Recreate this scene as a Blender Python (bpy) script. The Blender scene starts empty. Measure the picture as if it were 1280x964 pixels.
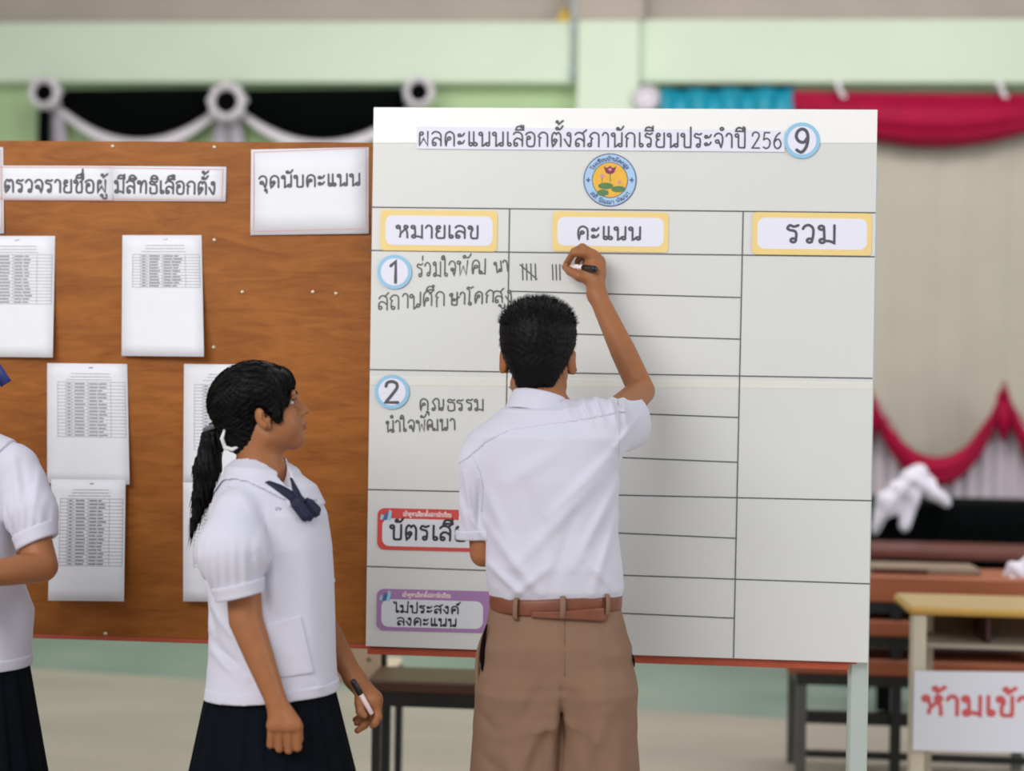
import bpy, math, random
import numpy as np
from mathutils import Matrix, Vector
random.seed(7); RNG = np.random.default_rng(7)
SC = bpy.context.scene
COL = SC.collection

# ------------------------------------------------------------------ camera, world, lights
CAM_H = 1.40; F_PX = 1900.0
YAW, PITCH, ROLL = math.radians(4.595), math.radians(-0.438), math.radians(0.9755)
camd = bpy.data.cameras.new('camera'); cam = bpy.data.objects.new('camera', camd); COL.objects.link(cam)
camd.sensor_width = 36.0; camd.lens = F_PX / 1280 * 36.0; camd.clip_start = 0.05
RM = Matrix.Rotation(YAW, 3, 'Z') @ Matrix.Rotation(math.pi/2 + PITCH, 3, 'X') @ Matrix.Rotation(ROLL, 3, 'Z')
cam.matrix_world = Matrix.Translation((0, 0, CAM_H)) @ RM.to_4x4()
camd.dof.use_dof = True; camd.dof.focus_distance = 3.45; camd.dof.aperture_fstop = 1.35
SC.camera = cam
SC.view_settings.view_transform = 'Standard'; SC.view_settings.look = 'None'
SC.view_settings.gamma = 1.0; SC.view_settings.use_curve_mapping = False
SC.view_settings.exposure = 0.0
wd = bpy.data.worlds.new('daylight'); SC.world = wd; wd.use_nodes = True
wd.node_tree.nodes['Background'].inputs[0].default_value = (0.93, 0.96, 1.0, 1)
wd.node_tree.nodes['Background'].inputs[1].default_value = 0.64
def area_light(name, loc, target, sx, sy, power, color=(1, 1, 1)):
    d = bpy.data.lights.new(name, 'AREA'); d.shape = 'RECTANGLE'; d.size = sx; d.size_y = sy
    d.energy = power; d.color = color
    o = bpy.data.objects.new(name, d); COL.objects.link(o); o.location = loc
    o.rotation_euler = (Vector(target) - Vector(loc)).to_track_quat('-Z', 'Y').to_euler()
    return o
area_light('open_side_daylight', (-2.2, -0.6, 3.3), (0.0, 3.7, 1.9), 3.5, 1.6, 150, (1.0, 0.97, 0.93))
area_light('right_fill_light', (4.2, 2.4, 2.2), (1.9, 6.0, 0.7), 1.8, 1.6, 60, (0.98, 0.99, 1.0))  # fill lamp added to brighten the desks and sign at the right
area_light('roof_light', (0.3, 5.6, 4.1), (0.3, 6.6, 1.5), 6.0, 1.0, 120, (1.0, 0.98, 0.95))

# ------------------------------------------------------------------ helpers
RMn = np.array(RM)
def ray(px, py):
    return RMn @ np.array([(px - 640.0) / F_PX, -(py - 482.0) / F_PX, -1.0])
def A(px, py, Y):
    """world point on the vertical plane y = Y seen at photo pixel (px, py)"""
    d = ray(px, py); t = Y / d[1]
    return np.array([0, 0, CAM_H]) + d * t
def G(px, py, z=0.0):
    """world point on the horizontal plane at height z"""
    d = ray(px, py); t = (z - CAM_H) / d[2]
    return np.array([0, 0, CAM_H]) + d * t
def PX(r, Y): return r * Y / F_PX
BY = 3.7026                                    # front face of the score board

def lin(c):
    c = c / 255.0
    return c / 12.92 if c <= 0.04045 else ((c + 0.055) / 1.055) ** 2.4
MATS = {}
def mat(name, rgb, rough=0.6, var=0.0, vscale=8.0, metal=0.0, bump=0.0, bscale=200.0, spec=0.5, sheen=0.0, stretch=(1, 1, 1), sss=0.0, rgb2=None):
    """procedural material: base colour modulated by noise, optional fine bump"""
    if name in MATS: return MATS[name]
    m = bpy.data.materials.new(name); m.use_nodes = True; MATS[name] = m
    nt = m.node_tree; N = nt.nodes; L = nt.links; b = N['Principled BSDF']
    c = [lin(v) for v in rgb]
    b.inputs['Base Color'].default_value = (*c, 1)
    b.inputs['Roughness'].default_value = rough; b.inputs['Metallic'].default_value = metal
    b.inputs['Specular IOR Level'].default_value = spec
    if sheen: b.inputs['Sheen Weight'].default_value = sheen
    if sss:
        b.inputs['Subsurface Weight'].default_value = sss
        b.inputs['Subsurface Radius'].default_value = (0.012, 0.005, 0.003); b.inputs['Subsurface Scale'].default_value = 0.6
    tc = N.new('ShaderNodeTexCoord'); mp = N.new('ShaderNodeMapping'); mp.inputs['Scale'].default_value = stretch
    L.new(tc.outputs['Object'], mp.inputs[0])
    if var or rgb2:
        n = N.new('ShaderNodeTexNoise'); n.inputs['Scale'].default_value = vscale; n.inputs['Detail'].default_value = 5
        L.new(mp.outputs[0], n.inputs['Vector'])
        r = N.new('ShaderNodeValToRGB'); r.color_ramp.elements[0].position = 0.3; r.color_ramp.elements[1].position = 0.7
        lo = [max(0, v * (1 - var)) for v in c]; hi = [min(1, v * (1 + var)) for v in c]
        if rgb2: hi = [lin(v) for v in rgb2]; lo = c
        r.color_ramp.elements[0].color = (*lo, 1); r.color_ramp.elements[1].color = (*hi, 1)
        L.new(n.outputs['Fac'], r.inputs[0]); L.new(r.outputs[0], b.inputs['Base Color'])
    if bump:
        n2 = N.new('ShaderNodeTexNoise'); n2.inputs['Scale'].default_value = bscale; n2.inputs['Detail'].default_value = 3
        L.new(mp.outputs[0], n2.inputs['Vector'])
        bp = N.new('ShaderNodeBump'); bp.inputs['Strength'].default_value = bump; bp.inputs['Distance'].default_value = 0.002
        L.new(n2.outputs['Fac'], bp.inputs['Height']); L.new(bp.outputs[0], b.inputs['Normal'])
    return m

class MB:
    def __init__(s): s.v = []; s.f = []; s.m = []; s.n = 0
    def add(s, vs, fs, mi=0):
        b = s.n; vs = [tuple(map(float, v)) for v in vs]
        s.v += vs; s.n += len(vs); s.f += [tuple(int(i) + b for i in f) for f in fs]; s.m += [mi] * len(fs)
    def box(s, lo, hi, mi=0, bev=0.0):
        x0, y0, z0 = lo; x1, y1, z1 = hi
        if bev <= 0:
            s.add([(x0,y0,z0),(x1,y0,z0),(x1,y1,z0),(x0,y1,z0),(x0,y0,z1),(x1,y0,z1),(x1,y1,z1),(x0,y1,z1)],
                  [(0,3,2,1),(4,5,6,7),(0,1,5,4),(1,2,6,5),(2,3,7,6),(3,0,4,7)], mi); return
        b = bev; rings = []
        for (ins, z) in ((b, z0), (0, z0 + b), (0, z1 - b), (b, z1)):
            a0, a1, c0, c1 = x0 + ins, x1 - ins, y0 + ins, y1 - ins; k = b
            rings.append([(a0+k,c0,z),(a1-k,c0,z),(a1,c0+k,z),(a1,c1-k,z),(a1-k,c1,z),(a0+k,c1,z),(a0,c1-k,z),(a0,c0+k,z)])
        vs = sum(rings, []); fs = []
        for i in range(3):
            for j in range(8):
                k = (j + 1) % 8; fs.append((i*8+j, i*8+k, i*8+8+k, i*8+8+j))
        fs.append(tuple(range(7, -1, -1))); fs.append(tuple(range(24, 32)))
        s.add(vs, fs, mi)
    def tube(s, pts, r, n=10, mi=0, cap=True):
        pts = [np.asarray(p, float) for p in pts]
        rs = r if isinstance(r, (list, tuple, np.ndarray)) else [r] * len(pts)
        vs = []; up = np.array([0.13, 0.21, 0.97])
        for i, p in enumerate(pts):
            t = pts[min(i+1, len(pts)-1)] - pts[max(i-1, 0)]; t = t / (np.linalg.norm(t) + 1e-12)
            if abs(t @ up) > 0.95: up = np.array([0.97, 0.2, 0.1])
            a = np.cross(t, up); a /= np.linalg.norm(a); b = np.cross(t, a)
            for k in range(n):
                th = 2*math.pi*k/n; vs.append(p + rs[i]*(math.cos(th)*a + math.sin(th)*b))
        fs = [(i*n+j, i*n+(j+1)%n, i*n+n+(j+1)%n, i*n+n+j) for i in range(len(pts)-1) for j in range(n)]
        if cap: fs.append(tuple(range(n-1, -1, -1))); fs.append(tuple(range((len(pts)-1)*n, len(pts)*n)))
        s.add(vs, fs, mi)
    def bar(s, p, q, w, h, mi=0):
        """square-section bar from p to q"""
        p = np.asarray(p, float); q = np.asarray(q, float); t = (q-p)/np.linalg.norm(q-p)
        up = np.array([0,0,1.0]) if abs(t[2]) < 0.9 else np.array([0,1.0,0])
        a = np.cross(t, up); a /= np.linalg.norm(a); b = np.cross(a, t); vs = []
        for c in (p, q):
            for (i, j) in ((-1,-1),(1,-1),(1,1),(-1,1)): vs.append(c + a*i*w/2 + b*j*h/2)
        s.add(vs, [(0,1,2,3),(7,6,5,4),(0,4,5,1),(1,5,6,2),(2,6,7,3),(3,7,4,0)], mi)
    def grid(s, P, mi=0, closed=False):
        """P: (n,m,3) array of points"""
        n, m = P.shape[:2]; mm = m if closed else m - 1
        fs = [(i*m+j, i*m+(j+1) % m, (i+1)*m+(j+1) % m, (i+1)*m+j) for i in range(n-1) for j in range(mm)]
        s.add(P.reshape(-1, 3), fs, mi)
    def ngon(s, pts, mi=0): s.add(pts, [tuple(range(len(pts)))], mi)

def mesh_from(name, v, f, mats, mi=None, smooth=True):
    me = bpy.data.meshes.new(name); me.from_pydata([tuple(p) for p in v], [], [tuple(q) for q in f])
    for m in (mats if isinstance(mats, (list, tuple)) else [mats]): me.materials.append(m)
    if mi is not None: me.polygons.foreach_set('material_index', list(mi))
    me.polygons.foreach_set('use_smooth', [smooth] * len(me.polygons)); me.update()
    return me
def link(name, me, parent=None):
    o = bpy.data.objects.new(name, me); COL.objects.link(o)
    if parent is not None:
        o.parent = parent
        w = Matrix.Identity(4); p = parent; chain = []
        while p is not None: chain.append(p); p = p.parent
        for q in reversed(chain): w = w @ q.matrix_parent_inverse @ Matrix.LocRotScale(q.location, q.rotation_euler, q.scale)
        o.matrix_parent_inverse = w.inverted()
    return o
def obj(name, mb, mats, parent=None, smooth=False, bevel=0.0, solid=0.0, sub=0):
    me = mesh_from(name, mb.v, mb.f, mats, mb.m, smooth); o = link(name, me, parent)
    if solid:
        d = o.modifiers.new('thickness', 'SOLIDIFY'); d.thickness = solid; d.offset = 0
    if bevel:
        d = o.modifiers.new('bevel', 'BEVEL'); d.width = bevel; d.segments = 2; d.limit_method = 'ANGLE'
    if sub:
        d = o.modifiers.new('subdivision', 'SUBSURF'); d.levels = sub; d.render_levels = sub
    return o
def tag(o, label=None, cat=None, group=None, kind=None):
    if label: o['label'] = label
    if cat: o['category'] = cat
    if group: o['group'] = group
    if kind: o['kind'] = kind
    return o
def thing(name, label, cat, loc, group=None):
    o = bpy.data.objects.new(name, None); COL.objects.link(o); o.location = tuple(map(float, loc)); o.empty_display_size = 0.1
    return tag(o, label, cat, group)
def struct(name, mb, mats, parent=None, **k): return tag(obj(name, mb, mats, parent, **k), kind='structure')

# ------------------------------------------------------------------ signed-distance modelling
def prim_cone(a, b, r1, r2):
    a = np.asarray(a, float); b = np.asarray(b, float); ab = b - a; L2 = ab @ ab + 1e-12
    def f(P):
        q = P - a; t = np.clip(q @ ab / L2, 0, 1)
        return np.linalg.norm(q - t[:, None]*ab, axis=1) - (r1 + (r2-r1)*t)
    return f
def prim_ell(c, r, M=None):
    c = np.asarray(c, float); r = np.asarray(r, float)
    def f(P):
        q = P - c
        if M is not None: q = q @ M
        k0 = np.linalg.norm(q/r, axis=1); k1 = np.linalg.norm(q/(r*r), axis=1) + 1e-9
        return k0*(k0-1)/k1
    return f
def prim_loft(levels, rot=0.0, caps=True):
    """levels: (z, cx, cy, rx, ry) rows, elliptical section turned by rot about z"""
    Lv = np.array(sorted(levels), float); z = Lv[:, 0]; c, s = math.cos(rot), math.sin(rot)
    def f(P):
        zz = np.clip(P[:, 2], z[0], z[-1])
        p = [np.interp(zz, z, Lv[:, i]) for i in (1, 2, 3, 4)]
        dx = P[:, 0]-p[0]; dy = P[:, 1]-p[1]
        u = c*dx + s*dy; w = -s*dx + c*dy
        k0 = np.sqrt((u/p[2])**2 + (w/p[3])**2); k1 = np.sqrt((u/p[2]**2)**2 + (w/p[3]**2)**2) + 1e-9
        d = k0*(k0-1)/k1
        if caps: d = np.maximum(d, np.maximum(P[:, 2]-z[-1], z[0]-P[:, 2]))
        return d
    return f
def prim_plane(p, n):
    p = np.asarray(p, float); n = np.asarray(n, float); n = n/np.linalg.norm(n)
    return lambda P: (P - p) @ n
def xform(fn, o, M):
    """evaluate fn in the local frame with origin o and axes = columns of M"""
    return lambda P: fn((P - o) @ M)
def smin(a, b, k):
    if k <= 0: return np.minimum(a, b)
    h = np.maximum(k - np.abs(a-b), 0)/k
    return np.minimum(a, b) - h*h*k*0.25
class Field:
    def __init__(s): s.ops = []
    def u(s, f, k=0.01): s.ops.append(('u', f, k)); return s
    def s(s, f, k=0.005): s.ops.append(('s', f, k)); return s
    def i(s, f, k=0.0): s.ops.append(('i', f, k)); return s
    def d(s, f): s.ops.append(('d', f, 0)); return s
    def __call__(s, P, use=None):
        r = None
        for n, (t, f, k) in enumerate(s.ops):
            if use is not None and not use[n]: continue
            if t == 'd': r = r - f(P); continue
            v = f(P)
            if r is None: r = v if t == 'u' else np.full(len(P), 1e3)
            elif t == 'u': r = smin(r, v, k)
            elif t == 's': r = -smin(-r, v, k)
            else: r = -smin(-r, -v, k)
        return np.full(len(P), 1e3) if r is None else r
def net(F, lo, hi, h, B=14):
    """sparse surface nets over the zero set of F"""
    lo = np.asarray(lo, float); hi = np.asarray(hi, float)
    nb = np.ceil((hi-lo)/(h*B)).astype(int)
    bi = np.stack(np.meshgrid(*[np.arange(k) for k in nb], indexing='ij'), -1).reshape(-1, 3)
    C = lo + (bi + 0.5)*B*h; R = B*h*0.87
    D = F(C); act = np.abs(D) < R*1.7 + 0.012
    bi = bi[act]; C = C[act]; D = D[act]
    ev = [f(C) if t != 'd' else np.zeros(len(C)) for (t, f, k) in F.ops]
    g = np.stack(np.meshgrid(*[np.arange(B+1)]*3, indexing='ij'), -1).reshape(-1, 3)
    ids = []; pos = []; faces = []
    NX, NY, NZ = nb*B + 2
    def key(c): return ((c[:, 0]+1)*(NY+2) + (c[:, 1]+1))*(NZ+2) + (c[:, 2]+1)
    E = [((0,0,0),(1,0,0)),((0,1,0),(1,1,0)),((0,0,1),(1,0,1)),((0,1,1),(1,1,1)),((0,0,0),(0,1,0)),((1,0,0),(1,1,0)),
         ((0,0,1),(0,1,1)),((1,0,1),(1,1,1)),((0,0,0),(0,0,1)),((1,0,0),(1,0,1)),((0,1,0),(0,1,1)),((1,1,0),(1,1,1))]
    for n in range(len(bi)):
        use = []
        for (t, f, k), e in zip(F.ops, ev):
            if t == 'u': use.append(e[n] < abs(D[n]) + 2.6*R + 2*k)
            elif t == 's': use.append(e[n] < 1.8*R + k + 0.01)
            else: use.append(True)
        P = lo + (bi[n]*B + g)*h
        V = F(P, use).reshape(B+1, B+1, B+1)
        if V.min() > 0 or V.max() < 0: continue
        S = V < 0; cnt = np.zeros((B, B, B)); acc = np.zeros((B, B, B, 3))
        for a, b in E:
            sa = tuple(slice(i, i+B) for i in a); sb = tuple(slice(i, i+B) for i in b)
            va, vb = V[sa], V[sb]; x = S[sa] != S[sb]
            t = np.where(x, va/np.where(x, va-vb, 1), 0)
            cnt += x
            for ax in range(3): acc[..., ax] += np.where(x, a[ax] + t*(b[ax]-a[ax]), 0)
        c = np.argwhere(cnt > 0)
        off = acc[c[:, 0], c[:, 1], c[:, 2]]/cnt[c[:, 0], c[:, 1], c[:, 2]][:, None]
        gc = bi[n]*B + c
        ids.append(key(gc)); pos.append(lo + (gc + off)*h)
        for ax in range(3):
            sl = [slice(0, B)]*3; s2 = list(sl); s2[ax] = slice(1, B+1)
            x = S[tuple(sl)] != S[tuple(s2)]; e = np.argwhere(x)
            if not len(e): continue
            neg = S[e[:, 0], e[:, 1], e[:, 2]]; ge = bi[n]*B + e
            u, w = (ax+1) % 3, (ax+2) % 3; q = []
            for du, dw in ((0, 0), (-1, 0), (-1, -1), (0, -1)):
                k = ge.copy(); k[:, u] += du; k[:, w] += dw; q.append(key(k))
            q = np.stack(q, 1); q[~neg] = q[~neg][:, ::-1]; faces.append(q)
    ids = np.concatenate(ids); pos = np.concatenate(pos); o = np.argsort(ids); ids = ids[o]; pos = pos[o]
    fc = np.concatenate(faces); j = np.clip(np.searchsorted(ids, fc), 0, len(ids)-1)
    ok = (ids[j] == fc).all(1)
    return pos, j[ok]
def relax(v, f, it=1, w=0.5):
    for _ in range(it):
        acc = np.zeros_like(v); c = np.zeros(len(v))
        for a in range(4):
            b = (a+1) % 4
            np.add.at(acc, f[:, a], v[f[:, b]]); np.add.at(c, f[:, a], 1)
            np.add.at(acc, f[:, b], v[f[:, a]]); np.add.at(c, f[:, b], 1)
        v = v*(1-w) + w*acc/np.maximum(c, 1)[:, None]
    return v
def grad(F, P, e=0.002):
    g = np.stack([F(P + np.eye(3)[i]*e) - F(P - np.eye(3)[i]*e) for i in range(3)], 1)
    return g/(np.linalg.norm(g, axis=1)[:, None] + 1e-9)
def sdf_obj(name, F, lo, hi, h, mats, parent=None, it=1, pick=None):
    v, f = net(F, lo, hi, h); v = relax(v, f, it)
    mi = pick(v[f].mean(1)) if pick else None
    return link(name, mesh_from(name, v, f.tolist(), mats, mi, True), parent)
def folds(spec, Y, both=False):
    """soft cloth folds: (x1,y1,x2,y2,width px, height mm) in the plane y = Y"""
    S = []
    for (x1, y1, x2, y2, w, a) in spec:
        S.append((A(x1, y1, Y)[[0, 2]], A(x2, y2, Y)[[0, 2]], PX(w, Y), a/1000))
    def f(P):
        q = P[:, [0, 2]]; r = np.zeros(len(P))
        for a, b, w, h in S:
            ab = b-a; t = np.clip((q-a) @ ab/(ab @ ab), 0, 1)
            d2 = ((q - a - t[:, None]*ab)**2).sum(1)
            r += h*np.exp(-d2/(w*w))*(0.35 + 0.65*np.sin(np.pi*np.clip(t, 0.05, 0.95)))
        return r
    return f
def in_poly(q, poly):
    """signed distance to a polygon in 2-D (negative inside)"""
    poly = np.asarray(poly, float); n = len(poly); d = np.full(len(q), 1e9); ins = np.zeros(len(q), bool)
    for i in range(n):
        a, b = poly[i], poly[(i+1) % n]; e = b-a; w = q-a
        t = np.clip(w @ e/(e @ e), 0, 1); d = np.minimum(d, ((w - t[:, None]*e)**2).sum(1))
        c = (a[1] > q[:, 1]) != (b[1] > q[:, 1])
        xi = a[0] + (q[:, 1]-a[1])*(b[0]-a[0])/((b[1]-a[1]) if b[1] != a[1] else 1e-9)
        ins ^= c & (q[:, 0] < xi)
    return np.where(ins, -1, 1)*np.sqrt(d)
def prism(pts, Y):
    """prism along y whose outline is the pixel polygon at depth Y"""
    poly = np.array([A(x, y, Y)[[0, 2]] for x, y in pts])
    return lambda P: in_poly(P[:, [0, 2]], poly)
def prim_chain(pts, rs):
    cs = [prim_cone(pts[i], pts[i+1], rs[i], rs[i+1]) for i in range(len(pts)-1)]
    return lambda P: np.minimum.reduce([c(P) for c in cs])
def applique(base, region, out, inn=0.010):
    """a cloth layer lying on the surface base inside region"""
    return Field().u(lambda P: base(P) - out, 0).i(region, 0.002).i(lambda P: -(base(P) + max(inn, .010)), 0)
# ------------------------------------------------------------------ the setting
WY = 8.6                                        # front of the back wall
def rgbmix_floor():
    m = mat('painted_concrete', (178, 168, 157), 0.55, 0.10, 1.6, stretch=(0.5, 1.6, 1))
    nt = m.node_tree; N = nt.nodes; L = nt.links; b = N['Principled BSDF']
    old = b.inputs['Base Color'].links[0].from_socket
    tc = N.new('ShaderNodeTexCoord'); sp = N.new('ShaderNodeSeparateXYZ'); L.new(tc.outputs['Object'], sp.inputs[0])
    p, q = G(150, 843), G(980, 899); k = (q[1]-p[1])/(q[0]-p[0])
    a = N.new('ShaderNodeMath'); a.operation = 'MULTIPLY'; a.inputs[1].default_value = -k; L.new(sp.outputs[0], a.inputs[0])
    s = N.new('ShaderNodeMath'); s.operation = 'ADD'; L.new(sp.outputs[1], s.inputs[0]); L.new(a.outputs[0], s.inputs[1])
    g = N.new('ShaderNodeMath'); g.operation = 'GREATER_THAN'; g.inputs[1].default_value = p[1] - k*p[0]; L.new(s.outputs[0], g.inputs[0])
    n = N.new('ShaderNodeTexNoise'); n.inputs['Scale'].default_value = 1.4; L.new(tc.outputs['Object'], n.inputs['Vector'])
    r = N.new('ShaderNodeValToRGB'); r.color_ramp.elements[0].position = 0.3; r.color_ramp.elements[1].position = 0.7
    r.color_ramp.elements[0].color = (lin(126), lin(148), lin(139), 1); r.color_ramp.elements[1].color = (lin(158), lin(170), lin(162), 1)
    L.new(n.outputs['Fac'], r.inputs[0])
    mx = N.new('ShaderNodeMixRGB'); L.new(g.outputs[0], mx.inputs[0]); L.new(old, mx.inputs[1]); L.new(r.outputs[0], mx.inputs[2])
    L.new(mx.outputs[0], b.inputs['Base Color'])
    return m
mb = MB(); mb.box((-8, -4, -0.1), (8, WY + 0.3, 0.0)); struct('floor', mb, rgbmix_floor())
M_GREEN = mat('pale_green_paint', (211, 226, 204), 0.6, 0.03, 2.0)
M_GREEN2 = mat('leaf_green_paint', (176, 202, 154), 0.6, 0.05, 2.0)
M_UPPER = mat('beige_plaster', (178, 168, 158), 0.8, 0.05, 3.0)
def zpx(y, Y, x=640): return A(x, y, Y)[2]
zb0, zb1 = zpx(104, WY), zpx(27, WY)            # the concrete beam
xp0, xp1 = A(722, 60, WY)[0], A(800, 60, WY)[0] # the pillar
mb = MB(); mb.box((-8, WY + 0.12, 0), (8, WY + 0.3, zb1 + 0.02)); struct('wall_back', mb, M_GREEN2)
mb = MB(); mb.box((-8, WY + 0.14, zb1 + 0.02), (8, WY + 0.3, 4.4)); struct('wall_back_upper', mb, M_UPPER)
mb = MB(); mb.box((-8, WY - 0.01, zb0), (xp0, WY + 0.2, zb1), 0, 0.008); struct('beam', mb, M_GREEN)
mb = MB(); mb.box((xp1, WY + 0.03, zb0 + 0.01), (8, WY + 0.2, zb1 + 0.02), 0, 0.008); struct('beam', mb, M_GREEN)
mb = MB(); mb.box((xp0, WY - 0.05, 0), (xp1, WY + 0.25, zb1), 0, 0.01); struct('pillar', mb, M_GREEN)
mb = MB(); mb.box((xp0 - 0.03, WY - 0.02, zb1), (xp1 + 0.02, WY + 0.2, 4.4), 0, 0.01); struct('pillar', mb, M_UPPER)
mb = MB(); mb.box((-8, 4.6, 4.4), (8, WY + 0.3, 4.5)); struct('ceiling', mb, mat('roof_sheet', (170, 165, 160), 0.7, 0.04))
t = thing('pipe', 'thin grey pipe running down the beam just left of the pillar', 'pipe', A(716, 100, WY - 0.03))
mb = MB(); x = A(716, 60, WY - 0.03)[0]; mb.tube([(x, WY - 0.03, zb0), (x, WY - 0.03, zb1 + 0.5)], 0.012); obj('pipe_run', mb, mat('grey_pvc', (176, 188, 190), 0.4), t, True)
for z in (zb0 + 0.05, zb1 - 0.06):
    mb = MB(); mb.box((x - 0.022, WY - 0.045, z), (x + 0.022, WY - 0.008, z + 0.02), 0, 0.004); obj('clip', mb, mat('grey_pvc', (176, 188, 190)), t)
t = thing('lamp_fitting', 'small yellow fitting on top of the beam beside the pillar', 'fitting', A(705, 27, WY))
p = A(705, 27, WY); mb = MB(); mb.box((p[0]-0.045, WY - 0.02, zb1), (p[0]+0.045, WY + 0.06, zb1 + 0.035), 0, 0.01); obj('housing', mb, mat('yellow_plastic', (214, 178, 60), 0.4), t)
mb = MB(); mb.tube([(p[0], WY + 0.02, zb1 + 0.03), (p[0], WY + 0.02, zb1 + 0.075)], 0.02); obj('cap', mb, mat('yellow_plastic', (214, 178, 60)), t, True)

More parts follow.
